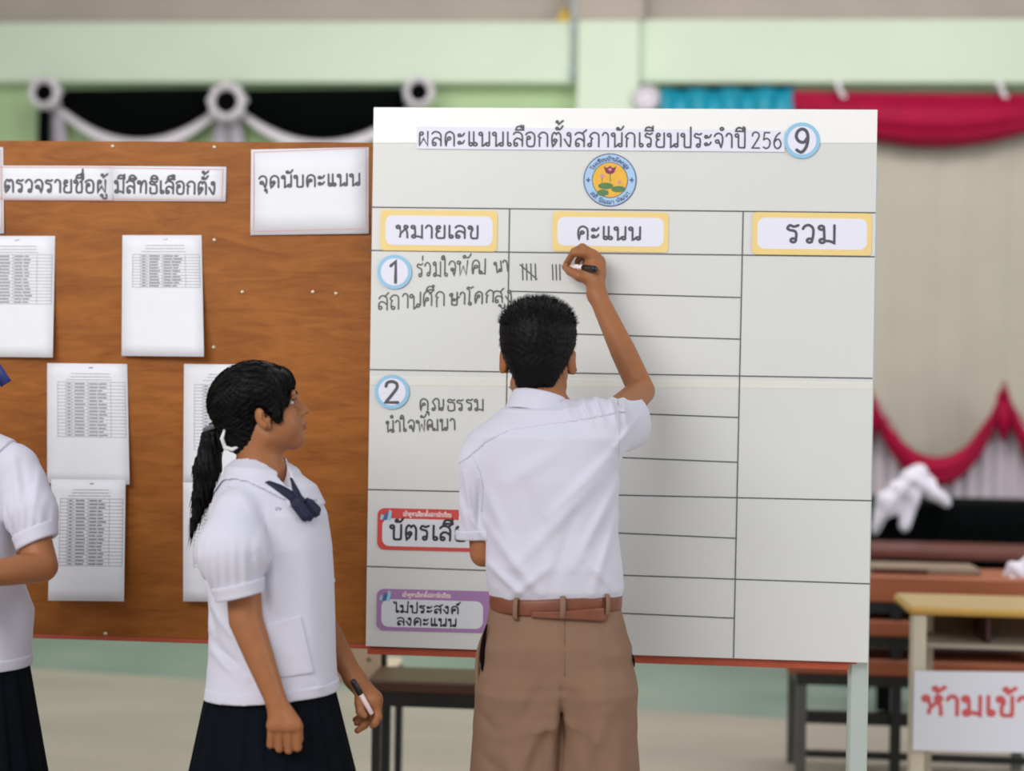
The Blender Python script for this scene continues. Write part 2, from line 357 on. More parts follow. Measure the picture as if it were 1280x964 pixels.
# ------------------------------------------------------------------ Thai lettering: monoline strokes (x-height 1)
def _c(cx, cy, r=0.11): return ('o', cx, cy, r)
T = {
'ก': (.76, [[(.12,0),(.12,.5),(.2,.6),(.2,.6),(.05,.72),(.2,.94),(.38,1),(.58,.9),(.64,.7),(.64,0)]]),
'ข': (.70, [_c(.13,.86),[(.24,.86),(.28,.68),(.19,.48),(.19,.12),(.27,0),(.5,0),(.59,.1),(.59,1)]]),
'ค': (.78, [_c(.33,.52,.1),[(.24,.46),(.16,.2),(.13,0),(.13,0),(.08,.4),(.13,.83),(.37,1),(.6,.86),(.66,.62),(.66,0)]]),
'ง': (.58, [_c(.31,.87),[(.42,.87),(.43,.4),(.38,.02),(.38,.02),(.28,.06),(.02,.52)]]),
'จ': (.66, [_c(.2,.42),[(.31,.4),(.38,.2),(.45,0),(.45,0),(.53,.3),(.55,.68),(.46,.92),(.28,1),(.1,.93),(.02,.78)]]),
'ช': (.72, [_c(.13,.86),[(.24,.86),(.28,.68),(.19,.48),(.19,.12),(.27,0),(.48,0),(.57,.1),(.57,.72),(.48,.84),(.48,.84),(.66,1.04)]]),
'ฒ': (1.05,[_c(.3,.5,.1),[(.21,.46),(.15,.2),(.12,0),(.12,0),(.07,.4),(.12,.85),(.3,1),(.48,.86),(.53,.65),(.53,.2)],_c(.6,.12,.09),[(.68,.08),(.94,.0),(.94,.0),(.94,1)]]),
'ณ': (1.04,[_c(.15,.12,.1),[(.25,.14),(.2,.45),(.06,.7),(.2,.95),(.36,1),(.5,.88),(.54,.66),(.54,0),(.54,0),(.7,.18)],_c(.78,.12,.1),[(.86,.18),(.92,.4),(.92,1)]]),
'ด': (.78, [_c(.3,.42,.1),[(.39,.46),(.3,.2),(.13,0),(.13,0),(.08,.4),(.13,.83),(.37,1),(.6,.86),(.66,.62),(.66,0)]]),
'ต': (.78, [_c(.3,.42,.1),[(.39,.46),(.3,.2),(.13,0),(.13,0),(.08,.4),(.1,.8),(.24,.99),(.37,.86),(.37,.86),(.5,.99),(.63,.82),(.66,.6),(.66,0)]]),
'ถ': (.76, [_c(.23,.12),[(.12,.14),(.12,.46),(.2,.58),(.2,.58),(.05,.72),(.2,.94),(.38,1),(.58,.9),(.64,.7),(.64,0)]]),
'ท': (.78, [_c(.13,.86),[(.24,.86),(.24,0),(.24,0),(.26,.5),(.4,.9),(.54,1),(.64,.88),(.66,.7),(.66,0)]]),
'ธ': (.70, [[(.62,.98),(.44,.88),(.2,.98),(.08,.86),(.18,.73),(.45,.7),(.58,.58),(.6,.12),(.5,0),(.2,0),(.11,.1),(.11,.45)]]),
'น': (.80, [_c(.13,.86),[(.24,.86),(.24,0),(.24,0),(.34,.04),(.5,.22)],_c(.6,.12),[(.69,.16),(.7,.4),(.7,1)]]),
'บ': (.76, [_c(.13,.86),[(.24,.86),(.24,.12),(.32,0),(.56,0),(.65,.12),(.65,1)]]),
'ป': (.76, [_c(.13,.86),[(.24,.86),(.24,.12),(.32,0),(.56,0),(.65,.12),(.65,1.42)]]),
'ผ': (.80, [_c(.25,.86),[(.14,.86),(.13,.4),(.13,0),(.13,0),(.39,.52),(.39,.52),(.66,0),(.66,0),(.67,1)]]),
'พ': (.86, [_c(.11,.86),[(.22,.86),(.26,0),(.26,0),(.46,.62),(.46,.62),(.68,0),(.68,0),(.74,1)]]),
'ภ': (.84, [_c(.12,.12),[(.23,.14),(.23,.46),(.3,.58),(.3,.58),(.14,.72),(.28,.94),(.46,1),(.66,.9),(.72,.7),(.72,0)]]),
'ม': (.80, [_c(.13,.86),[(.24,.86),(.26,.4),(.26,.16)],_c(.17,.11),[(.28,.12),(.5,.1),(.69,0),(.69,0),(.69,1)]]),
'ย': (.70, [_c(.22,.86),[(.11,.86),(.1,.64),(.26,.53),(.26,.53),(.11,.42),(.1,.12),(.2,0),(.5,0),(.6,.12),(.6,1)]]),
'ร': (.58, [_c(.29,.12),[(.4,.14),(.42,.45),(.36,.64),(.15,.7),(.04,.8),(.14,.97),(.32,.9),(.5,.98)]]),
'ล': (.74, [_c(.2,.12),[(.09,.16),(.1,.4),(.26,.56),(.46,.52),(.62,.36)],[(.05,.84),(.15,.96),(.33,1),(.54,.9),(.63,.68),(.63,0)]]),
'ว': (.58, [_c(.31,.12),[(.42,.14),(.47,.5),(.44,.84),(.27,1),(.1,.93),(.02,.78)]]),
'ศ': (.80, [_c(.33,.52,.1),[(.24,.46),(.16,.2),(.13,0),(.13,0),(.08,.4),(.13,.83),(.37,1),(.6,.86),(.66,.62),(.66,0)],[(.52,.9),(.82,1.16)]]),
'ษ': (.82, [_c(.13,.86),[(.24,.86),(.24,.12),(.32,0),(.56,0),(.65,.12),(.65,1)],_c(.42,.42,.08),[(.5,.42),(.84,.62)]]),
'ส': (.78, [_c(.2,.12),[(.09,.16),(.1,.4),(.26,.56),(.46,.52),(.62,.36)],[(.05,.84),(.15,.96),(.33,1),(.54,.9),(.63,.68),(.63,0)],[(.5,.92),(.78,1.18)]]),
'ห': (.84, [_c(.13,.86),[(.24,.86),(.24,0),(.24,0),(.3,.34),(.48,.58),(.58,.74)],_c(.62,.86),[(.58,.75),(.68,.5),(.71,.2),(.71,0)]]),
'อ': (.70, [_c(.21,.6,.1),[(.11,.58),(.09,.2),(.19,0),(.48,0),(.58,.14),(.6,.72),(.48,.94),(.3,1),(.1,.92),(.03,.82)]]),
'ะ': (.56, [_c(.13,.75,.09),[(.2,.69),(.34,.72),(.45,.9)],_c(.13,.22,.09),[(.2,.16),(.34,.19),(.45,.37)]]),
'า': (.50, [[(.03,.8),(.1,.95),(.22,1),(.36,.9),(.4,.7),(.4,0)]]),
'เ': (.34, [_c(.22,.12),[(.11,.14),(.11,1)]]),
'แ': (.64, [_c(.22,.12),[(.11,.14),(.11,1)],_c(.52,.12),[(.41,.14),(.41,1)]]),
'โ': (.44, [_c(.24,.12),[(.13,.14),(.13,1.12),(-.06,1.3),(.04,1.42),(.24,1.36),(.42,1.46)]]),
'ใ': (.44, [_c(.28,.12),[(.17,.14),(.18,1.1),(.12,1.38),(-.02,1.42),(-.1,1.3)],_c(-.03,1.22,.08)]),
'ไ': (.42, [_c(.28,.12),[(.17,.14),(.17,1.1),(.12,1.38),(.12,1.38),(.02,1.22),(-.1,1.44)]]),
' ': (.42, []),
'0': (.7, []),
'1': (.5, [[(.08,.98),(.3,1.24),(.3,1.24),(.3,0)]]),
'2': (.72,[[(.08,.95),(.14,1.16),(.34,1.24),(.54,1.14),(.58,.9),(.44,.6),(.08,0),(.08,0),(.62,0)]]),
'5': (.72,[[(.56,1.22),(.18,1.22),(.18,1.22),(.12,.66),(.12,.66),(.34,.76),(.54,.64),(.6,.4),(.52,.12),(.32,-.02),(.1,.08)]]),
'6': (.72,[[(.52,1.22),(.26,.96),(.1,.56),(.12,.18),(.32,-.02),(.54,.12),(.6,.38),(.48,.66),(.3,.7),(.12,.5)]]),
'9': (.72,[[(.6,.78),(.46,.54),(.24,.56),(.1,.8),(.16,1.1),(.36,1.24),(.56,1.1),(.62,.72),(.54,.26),(.34,-.02),(.12,.1)]]),
'.': (.3, [_c(.12,.05,.05)]),
}
UP = {'ิ': [[(-.6,1.16),(-.54,1.34),(-.36,1.42),(-.16,1.32),(-.1,1.16),(-.1,1.16),(-.6,1.16)]],
      'ั': [_c(-.42,1.28,.08),[(-.36,1.22),(-.22,1.22),(-.06,1.46)]],
      '่': [[(-.14,1.2),(-.14,1.48)]],
      '้': [_c(-.42,1.4,.06),[(-.37,1.36),(-.33,1.22),(-.33,1.22),(-.04,1.48)]],
      '์': [_c(-.22,1.26,.09),[(-.14,1.32),(0,1.56)]],
      'ํ': [_c(-.22,1.32,.1)]}
UP['ี'] = UP['ิ'] + [[(-.1,1.16),(-.1,1.48)]]
UP['ึ'] = UP['ิ'] + [_c(-.1,1.42,.07)]
UP['ื'] = UP['ิ'] + [[(-.1,1.16),(-.1,1.48)],[(-.24,1.3),(-.24,1.5)]]
DN = {'ุ': [_c(-.22,-.22,.07),[(-.14,-.22),(-.14,-.46)]],
      'ู': [_c(-.46,-.22,.07),[(-.38,-.24),(-.37,-.42),(-.24,-.48),(-.12,-.42),(-.12,-.16)]]}
def smooth_path(p, n=5):
    out = []; seg = [p[0]]
    def cr(s):
        if len(s) < 3: return list(s)
        q = [s[0]] + s + [s[-1]]; r = []
        for i in range(1, len(q)-2):
            a, b, c, d = [np.array(z) for z in q[i-1:i+3]]
            for k in range(n):
                t = k/n; r.append(tuple(0.5*((2*b) + (c-a)*t + (2*a-5*b+4*c-d)*t*t + (3*b-a-3*c+d)*t**3)))
        return r + [s[-1]]
    for a in p[1:]:
        if a == seg[-1] and len(seg) > 1: out += cr(seg); seg = [a]
        else: seg.append(a)
    return out + cr(seg)
def layout(s):
    """text -> list of polylines in glyph units and the total advance"""
    x = 0; out = []; w = 0
    def put(strokes, dx, dy=0):
        for st in strokes:
            if st[0] == 'o':
                _, cx, cy, r = st; pl = [(cx + r*math.cos(a) + dx, cy + r*math.sin(a) + dy) for a in np.linspace(0, 2*math.pi, 13)]
            else: pl = [(a + dx, b + dy) for a, b in smooth_path(st)]
            out.append(pl)
    prev_up = False; base = ''
    for ch in s.replace('ำ', 'ํา'):
        tall = -0.16 if base in 'ป' and base else 0
        if ch in UP:
            put(UP[ch], x - 0.04 + tall, 0.36 if (prev_up and ch in '่้์') else 0); prev_up = True; continue
        if ch in DN: put(DN[ch], x - 0.04); continue
        g = T[ch]; put(g[1], x); x += g[0] + 0.1; prev_up = False; base = ch
    return out, x - 0.1
def ribbon(mb, pl, fn, w, mi=0):
    """flat ribbon along polyline pl; fn maps 2-D points to the surface; w = width in the 2-D frame"""
    mb.k = getattr(mb, 'k', 0) + 1; f0 = fn; lay = np.array([0, 1.2e-5*(mb.k % 24), 0]); cap = np.array([0, 8e-6, 0])
    fn = lambda a, b: f0(a, b) - lay                              # each stroke of ink lies a hair over the last
    p = np.array(pl, float); k = [0] + [i for i in range(1, len(p)) if np.linalg.norm(p[i]-p[i-1]) > 1e-6]; p = p[k]
    if len(p) < 2: return
    closed = np.linalg.norm(p[0]-p[-1]) < 1e-6
    L, R = [], []
    for i in range(len(p)):
        a = p[i]-p[i-1] if i else (p[0]-p[-2] if closed else p[1]-p[0])
        b = p[i+1]-p[i] if i < len(p)-1 else (p[1]-p[0] if closed else a)
        a = a/np.linalg.norm(a); b = b/np.linalg.norm(b); t = a+b
        if np.linalg.norm(t) < 0.3: t = b
        t /= np.linalg.norm(t); n = np.array([-t[1], t[0]])
        ex = 1/max(0.6, abs(n @ np.array([-b[1], b[0]])))
        L.append(p[i]+n*w/2*ex); R.append(p[i]-n*w/2*ex)
    dv = np.array([0, 1.5e-6, 0]); vs = [fn(*q) - dv*i for i, q in enumerate(L)] + [fn(*q) - dv*i for i, q in enumerate(R)]; m = len(p)
    mb.add(vs, [(i, i+1, m+i+1, m+i) for i in range(m-1)], mi)
    if not closed:
        for e, q in ((0, p[1]), (-1, p[-2])):
            c = p[e]; mb.ngon([fn(c[0] + w/2*math.cos(a), c[1] + w/2*math.sin(a)) - cap*(1 + (e != 0)) for a in np.linspace(0, 2*math.pi, 9)[:-1]], mi)
def text_px(mb, s, p0, p1, xh, weight, Y, mi=0, slant=0.0, jit=0.0, fn=None, fat=1.0):
    """letter s along the pixel baseline p0-p1, x-height xh px, on the plane y = Y (or through fn(px,py))"""
    fn = fn or (lambda a, b: A(a, b, Y))
    pls, adv = layout(s); d = np.array(p1, float) - np.array(p0, float); ln = np.hypot(*d); d /= ln; kx = ln/adv; n = np.array([d[1], -d[0]])
    for pl in pls:
        q = []; jx, jy = RNG.normal(0, jit, 2) if jit else (0, 0)
        for (u, v) in pl:
            wob = jit*0.6*math.sin(7*u + 3*v + jx*40) if jit else 0
            q.append(np.array(p0) + d*((u + slant*v + jx)*kx) + n*((v + jy + wob)*xh))
        ribbon(mb, q, fn, weight*fat, mi)

# ------------------------------------------------------------------ the display board and the score board
INK = mat('grey_print_ink', (82, 80, 90), 0.6); INKD = mat('dark_print_ink', (46, 44, 58), 0.6)
MARK = mat('marker_ink', (88, 88, 86), 0.5); PAPER = mat('white_paper', (232, 233, 240), 0.7, 0.015, 30)
def plywood():
    m = bpy.data.materials.new('plywood'); m.use_nodes = True; nt = m.node_tree; N = nt.nodes; L = nt.links; b = N['Principled BSDF']
    b.inputs['Roughness'].default_value = 0.5; b.inputs['Specular IOR Level'].default_value = 0.2
    tc = N.new('ShaderNodeTexCoord')
    def noise(sc, det, stretch, dist=0):
        mp = N.new('ShaderNodeMapping'); mp.inputs['Scale'].default_value = stretch; L.new(tc.outputs['Object'], mp.inputs[0])
        n = N.new('ShaderNodeTexNoise'); n.inputs['Scale'].default_value = sc; n.inputs['Detail'].default_value = det
        n.inputs['Distortion'].default_value = dist; L.new(mp.outputs[0], n.inputs['Vector']); return n
    a = noise(2.6, 4, (0.9, 1, 1.8), 2.2); g = noise(10, 7, (0.6, 1, 3.2), 1.6); sp = noise(60, 3, (0.5, 1, 9))
    def ramp(x, c0, c1, p0=0.32, p1=0.68):
        r = N.new('ShaderNodeValToRGB'); r.color_ramp.elements[0].position = p0; r.color_ramp.elements[1].position = p1
        r.color_ramp.elements[0].color = (*[lin(v) for v in c0], 1); r.color_ramp.elements[1].color = (*[lin(v) for v in c1], 1)
        L.new(x.outputs['Fac'], r.inputs[0]); return r
    r1 = ramp(a, (132, 74, 26), (164, 98, 40)); r2 = ramp(g, (112, 58, 18), (172, 108, 46))
    mx = N.new('ShaderNodeMixRGB'); mx.inputs[0].default_value = 0.45; L.new(r1.outputs[0], mx.inputs[1]); L.new(r2.outputs[0], mx.inputs[2])
    r3 = ramp(sp, (98, 50, 16), (164, 100, 42), 0.25, 0.5)
    m2 = N.new('ShaderNodeMixRGB'); m2.inputs[0].default_value = 0.22; L.new(mx.outputs[0], m2.inputs[1]); L.new(r3.outputs[0], m2.inputs[2])
    L.new(m2.outputs[0], b.inputs['Base Color']); return m
WB = BY + 0.026                                  # front of the plywood, behind the score board
RED = mat('red_brown_paint', (178, 78, 52), 0.5, 0.08, 20)
steel = mat('pale_painted_steel', (186, 196, 192), 0.35, 0.04, 6, metal=0.2)
tl, bl = A(-420, 172, WB), A(-420, 799, WB); tr, br = A(1083, 188, WB), A(1083, 824, WB)
board = thing('display_board', 'large brown plywood display board on pale steel legs, holding the notices and score board', 'board', (0, WB, 0))
xL, xR, zT, zB = tl[0], tr[0], A(230, 177, WB)[2], A(250, 800, WB)[2]
mb = MB(); mb.box((xL, WB, zB), (xR, WB + 0.012, zT), 0, 0.002); obj('plywood_sheet', mb, plywood(), board)
mb = MB(); mb.box((xL, WB - 0.002, zB - 0.009), (xR, WB + 0.03, zB + 0.001), 0, 0.002); obj('bottom_rail', mb, RED, board)
mb = MB(); mb.box((xL, WB + 0.012, zT - 0.035), (xR, WB + 0.035, zT - 0.003), 0, 0.002); obj('top_rail', mb, RED, board)
for x in (xL + 0.05, A(1072, 880, WB + 0.03)[0]):
    mb = MB(); mb.box((x - 0.023, WB + 0.013, 0.03), (x + 0.023, WB + 0.053, zT - 0.04), 0, 0.005)
    mb.box((x - 0.026, WB + 0.012, 0.0), (x + 0.026, WB + 0.40, 0.035), 0, 0.006); obj('leg', mb, steel, board)

FOAM = mat('white_foam_sheet', (214, 215, 213), 0.42, 0.012, 5); FOAM2 = mat('bright_foam_strip', (240, 240, 239), 0.4, 0.008, 6)
score = thing('score_board', 'white tally board with ruled columns and stuck-on labels, fixed over the plywood', 'board', (0, BY, 0))
def panel(px, Yf, th, name, m, parent):
    c = [A(x, y, Yf) for x, y in px]; mb = MB(); b = [p + np.array([0, th, 0]) for p in c]
    mb.add(c + b, [(0,3,2,1),(4,5,6,7),(0,1,5,4),(1,2,6,5),(2,3,7,6),(3,0,4,7)]); return obj(name, mb, m, parent, bevel=0.0015)
def edge(y0, y1):                                # left / right edge x at given y
    f = lambda y: (467 + (457-467)*(y-134)/(808-134), 1097 + (1085-1097)*(y-137)/(829-137))
    return f(y0), f(y1)
def quadpx(yl0, yr0, yl1, yr1):
    return [(edge(yl0, 0)[0][0], yl0), (edge(yr0, 0)[0][1], yr0), (edge(yr1, 0)[0][1], yr1), (edge(yl1, 0)[0][0], yl1)]
panel(quadpx(134, 137, 179, 179), BY - 0.002, 0.008, 'top_strip', FOAM2, score)
panel(quadpx(176, 176, 471, 479), BY, 0.010, 'upper_sheet', FOAM, score)
panel(quadpx(470, 478, 482, 487), BY - 0.0006, 0.003, 'joining_tape', mat('clear_tape_on_foam', (222, 221, 214), 0.3), score)
panel(quadpx(474, 482, 808, 829), BY, 0.010, 'lower_sheet', FOAM, score)
panel([(459,809),(1061,826),(1061,838),(459,818)], WB - 0.010, 0.007, 'batten', RED, score)
YI = BY - 0.0009
def line(mb, p, q, w=1.5, Y=YI, mi=0):
    n = 8; pts = [(p[0] + (q[0]-p[0])*k/n, p[1] + (q[1]-p[1])*k/n) for k in range(n+1)]
    ribbon(mb, pts, lambda a, b: A(a, b, Y), w, mi)
mb = MB()
for p, q in (((464,259),(1094,266)), ((462,313),(1093,321)), ((460,462),(1090,473)), ((459,612),(1089,626)), ((458,708),(1087,730)),
             ((637,364),(925,372)), ((635,415),(924,424)), ((634,511),(922,522)), ((632,566),(921,578)), ((630,660),(919,673)), ((628,760),(918,773)),
             ((637,261),(628,814)), ((929,265),(917,822))): line(mb, p, q)
obj('ruled_lines', mb, mat('ruling_ink', (88, 88, 86), 0.6), score)
def score_y(y): return y
mb = MB(); HW = dict(xh=18, weight=1.8, Y=YI, jit=0.035, slant=0.08)
text_px(mb, 'ร่วมใจ', (521, 347), (572, 344), **HW); text_px(mb, 'พัฒ', (571, 344), (609, 342), **HW)
text_px(mb, 'นา', (618, 341), (636, 339), xh=14, weight=1.9, Y=YI, jit=0.03)
text_px(mb, 'สถานศึก', (472, 388), (557, 382), **HW); text_px(mb, 'ษาโคก', (561, 382), (618, 378), xh=15, weight=2.0, Y=YI, jit=0.035, slant=0.1)
text_px(mb, 'สูง', (618, 379), (642, 377), xh=15, weight=1.9, Y=YI, jit=0.03)
obj('handwriting', mb, MARK, score); mb = MB()
text_px(mb, 'คุณธรรม', (525, 513), (606, 513), xh=14, weight=1.9, Y=YI, jit=0.03)
text_px(mb, 'นำใจพัฒนา', (482, 540), (569, 538), xh=14, weight=1.9, Y=YI, jit=0.03)
obj('handwriting', mb, MARK, score)
for xs, y0, y1, slash in (((653, 658, 663.5, 669), 330, 350, ((650, 331), (671, 349))), ((690.5, 695, 699.5), 331, 350, None), ((641, 645.5), 481, 494, ((637, 484), (650, 494)))):
    mb = MB()
    for x in xs: line(mb, (x, y0), (x + 0.6, y1), 1.7)
    if slash: line(mb, slash[0], slash[1], 1.7)
    obj('tally_marks', mb, MARK, score)

# ---- things stuck on the score board
def rrect(x0, y0, x1, y1, r, dx=0, skew=0.012):
    P = []
    for cx, cy, a0 in ((x1-r, y0+r, -90), (x1-r, y1-r, 0), (x0+r, y1-r, 90), (x0+r, y0+r, 180)):
        for k in range(6):
            a = math.radians(a0 + 18*k); P.append((cx + r*math.cos(a), cy + r*math.sin(a)))
    return [(x - (y-y0)*0.0155, y + (x-x0)*skew) for x, y in P]
def sheet(name, P, Y, th, m, parent):
    c = [A(x, y, Y) for x, y in P]; b = [p + np.array([0, th, 0]) for p in c]; n = len(c); mb = MB()
    mb.add(c + b, [tuple(range(n-1, -1, -1)), tuple(range(n, 2*n))] + [(i, (i+1) % n, n+(i+1) % n, n+i) for i in range(n)])
    return obj(name, mb, m, parent)
YEL = mat('yellow_card', (236, 208, 136), 0.55, 0.02, 20); LAV = mat('pale_lilac_paper', (228, 228, 242), 0.6)
t = thing('heading_strip', 'long white paper strip with the heading in grey letters along the board top', 'paper strip', A(750, 175, BY - 0.003))
sheet('strip', [(521,158),(981,163),(981,190),(521,186)], BY - 0.0032, 0.0008, LAV, t)
mb = MB(); text_px(mb, 'ผลคะแนนเลือกตั้งสภานักเรียนประจำปี', (522, 182), (933, 184.5), 17.5, 2.2, BY - 0.0037)
text_px(mb, '256', (939, 185), (978, 185.5), 16, 2.0, BY - 0.0037); obj('lettering', mb, INK, t)
def circle_tag(cx, cy, r, dig, xh, wd, label):
    t = thing('number_disc', label, 'number disc', A(cx, cy, BY - 0.004), 'number discs')
    P = [(cx + r*math.cos(a), cy + r*math.sin(a)) for a in np.linspace(0, 2*math.pi, 41)[:-1]]
    sheet('rim', P, BY - 0.0046, 0.0012, mat('sky_blue_card', (146, 196, 226), 0.5), t)
    sheet('face', [(cx + (x-cx)*0.79, cy + (y-cy)*0.79) for x, y in P], BY - 0.0050, 0.0004, LAV, t)
    mb = MB(); text_px(mb, dig, (cx - wd/2, cy + xh*0.62), (cx + wd/2, cy + xh*0.62 + wd*0.012), xh, 4.0, BY - 0.0054); obj('numeral', mb, INK, t)
circle_tag(1002.5, 175.5, 22.5, '9', 23, 20, 'round blue-rimmed disc with numeral 9 at the end of the heading')
circle_tag(493, 340, 21.5, '1', 21, 14, 'round blue-rimmed disc with numeral 1 under the left column heading')
circle_tag(490, 490, 21.5, '2', 21, 20, 'round blue-rimmed disc with numeral 2 in the left column')
def yellow_label(box, word, bx, xh, wt, label):
    x0, y0, x1, y1 = box; t = thing('column_label', label, 'label', A((x0+x1)/2, (y0+y1)/2, BY - 0.002), 'yellow column labels')
    sheet('border', rrect(x0, y0, x1, y1, 5), BY - 0.0022, 0.0012, YEL, t)
    sheet('inner_panel', rrect(x0+6, y0+7, x1-6, y1-7, 9), BY - 0.0026, 0.0004, LAV, t)
    mb = MB(); text_px(mb, word, (bx[0], bx[2]), (bx[1], bx[2] + 1), xh, wt, BY - 0.003); obj('lettering', mb, INK, t)
yellow_label((476, 262, 622, 313), 'หมายเลข', (495, 599, 297), 15.5, 2.6, 'yellow-bordered label over the narrow left column of the score board')
yellow_label((691, 264, 836, 314), 'คะแนน', (721, 802, 299), 16, 2.6, 'yellow-bordered label at the top of the middle column, above the writing hand')
yellow_label((941, 265, 1090, 318), 'รวม', (983, 1046, 303), 22, 3.4, 'yellow-bordered label with large letters over the right column')
# school emblem
t = thing('school_emblem', 'round blue and gold lotus emblem sticker under the heading', 'emblem', A(762, 225, BY - 0.002))
cx, cy = 762.5, 225.0
def disc(r, k=44, ox=0, oy=0, ry=None): return [(cx + ox + r*math.cos(a), cy + oy + (ry or r)*math.sin(a)) for a in np.linspace(0, 2*math.pi, k+1)[:-1]]
NAVY = mat('emblem_navy', (62, 76, 120), 0.5); EMB = mat('emblem_blue', (166, 198, 232), 0.5)
sheet('outer_ring', disc(33.2), BY - 0.0018, 0.0012, NAVY, t); sheet('blue_band', disc(32), BY - 0.0022, 0.0004, EMB, t)
sheet('inner_ring', disc(22.5), BY - 0.0026, 0.0004, NAVY, t); sheet('gold_field', disc(21.6), BY - 0.0030, 0.0004, mat('emblem_gold', (232, 178, 52), 0.5, 0.08, 60), t)
PUR = mat('emblem_purple', (128, 34, 84), 0.5); PNK = mat('emblem_pink', (214, 140, 160), 0.5); LEAF = mat('emblem_green', (82, 124, 74), 0.5, 0.1, 80)
mb = MB(); Yf = BY - 0.0034
def fl(P, mi): mb.ngon([A(cx + x, cy + y, Yf - 0.0002*mi) for x, y in reversed(P)], mi)
def el(x, y, rx, ry): return [(x + rx*math.cos(a), y + ry*math.sin(a)) for a in np.linspace(0, 2*math.pi, 17)[:-1]]
for e in (el(-5.5, 7.5, 9.5, 4.2), el(10.5, 11.5, 9, 4), el(-9, 16, 7.5, 4)): fl(e, 0)
ribbon(mb, [(cx, cy-10), (cx+.5, cy+2)], lambda a, b: A(a, b, Yf), 1.0, 0); ribbon(mb, [(cx-10, cy-3), (cx-10, cy+3)], lambda a, b: A(a, b, Yf), 0.8, 0)
fl([(-8, -17), (-5, -9), (0, -7), (5, -9), (8, -17), (4, -15), (0, -17.5), (-4, -15)], 1); fl(el(-10, -5, 2.4, 2.8), 2); fl(el(12, 2.5, 2, 2.4), 2); fl(el(0, -13, 2.2, 1.8), 2)
obj('lotus', mb, [LEAF, PUR, PNK], t)
mb = MB()
def arc_text(s, r, a0, a1, xh, inward):
    def fn(u, v):
        a = math.radians(a0 + (a1-a0)*u); rr = r + (v if not inward else -v); return A(cx + rr*math.sin(a), cy - rr*math.cos(a), Yf)
    pls, adv = layout(s)
    for pl in pls: 
        q = [(x/adv*1.0, y*xh) for x, y in pl]
        vs = [(u*math.radians(abs(a1-a0))*r, v) for u, v in q]
        ribbon(mb, vs, lambda U, V: fn(U/(math.radians(abs(a1-a0))*r), V), 0.75)
arc_text('โรงเรียนบ้านโคกสูง', 24.2, -58, 58, 3.8, False); obj('ring_lettering', mb, NAVY, t); mb = MB(); arc_text('สติ ปัญญา พัฒนา'.replace('ญ', 'ณ'), 30.0, 236, 124, 4.0, True)
obj('ring_lettering', mb, NAVY, t)
for sx in (-27.2, 27.2): mb = MB(); ribbon(mb, [(cx+sx-2.2, cy), (cx+sx+2.2, cy)], lambda a, b: A(a, b, Yf), 1.3); ribbon(mb, [(cx+sx, cy-2.4), (cx+sx, cy+2.4)], lambda a, b: A(a, b, Yf), 1.3); obj('star_mark', mb, NAVY, t)
# vote labels
def vote_label(x0, y0, x1, y1, col, lines, small, label, mname):
    t = thing('vote_label', label, 'label', A((x0+x1)/2, (y0+y1)/2, BY - 0.002))
    sk = 0.025
    sheet('border', rrect(x0, y0, x1, y1, 9, skew=sk), BY - 0.0022, 0.0012, mat(mname, col, 0.55), t)
    sheet('inner_panel', rrect(x0+6, y0+13, x1-18, y1-4.5, 9, skew=sk), BY - 0.0026, 0.0004, mat('pale_panel_paper', (214, 218, 224), 0.6), t)
    mb = MB()
    for s, xa, xb, yb, xh, w in lines: text_px(mb, s, (xa, yb), (xb, yb + (xb-xa)*sk), xh, w, BY - 0.003)
    obj('lettering', mb, INKD, t)
    mb = MB(); text_px(mb, small, (x0+32, y0+10.0), (x0+92, y0+11.5), 4.2, 0.9, BY - 0.003); obj('small_lettering', mb, mat('pale_pink_print', (242, 214, 214), 0.6), t)
    mb = MB()
    for k, (w, b) in enumerate(((2.6, 4.5), (3.0, 8), (3.4, 12))):
        X = x0 + 5 + k*4.8; mb.ngon([A(x, y, BY - 0.0031) for x, y in ((X-w/2-1, y0+14+.5*k), (X+w/2, y0+15+.5*k), (X+w/2+1.6, y0+14-b+k), (X, y0+12-b+k))], k % 2)
    obj('loudhailer_mark', mb, [mat('mark_light_blue', (150, 200, 226), 0.5), mat('mark_blue', (52, 112, 160), 0.5)], t)
vote_label(472, 635, 622, 687, (206, 70, 62), [('บัตรเสีย', 487, 583, 674, 18, 2.9)], 'เข้าคูหาเลือกตั้งสภานักเรียน', 'red-bordered label half hidden by the boy sleeve', 'red_card')
vote_label(471, 736, 622, 788, (164, 122, 172), [('ไม่ประสงค์', 493, 574, 765.5, 9.2, 1.9), ('ลงคะแนน', 496, 571, 781.5, 9.4, 1.9)], 'เข้าคูหาเลือกตั้งสภานักเรียน', 'purple-bordered label at the bottom left of the score board', 'purple_card')

# ------------------------------------------------------------------ papers pinned to the plywood
def curl_fn(P, lift, side=0.0):
    """pixel corners TL,TR,BR,BL -> function (u,v) on a sheet pinned at the top that lifts off toward its foot"""
    P = np.array(P, float)
    def fn(u, v, off=0.0):
        q = (P[0]*(1-u) + P[1]*u)*(1-v) + (P[3]*(1-u) + P[2]*u)*v
        return A(q[0], q[1], WB - 0.0015 - lift*v*v*(0.4 + 0.6*u) - side*abs(u-0.5)*2*v - off)
    return fn
def paper(name, label, cat, P, lift, group=None, m=PAPER, nu=6, nv=10, base=0.0, side=0.0):
    f0 = curl_fn(P, lift, side); fn = lambda u, v, off=0.0: f0(u, v, off + base)
    c = fn(0.5, 0.0); t = thing(name, label, cat, c, group); mb = MB()
    mb.grid(np.array([[fn(u, v) for u in np.linspace(0, 1, nu+1)] for v in np.linspace(0, 1, nv+1)]))
    obj('sheet', mb, m, t, True, solid=0.0006); return t, fn
PRN = mat('faint_table_print', (138, 138, 146), 0.7)
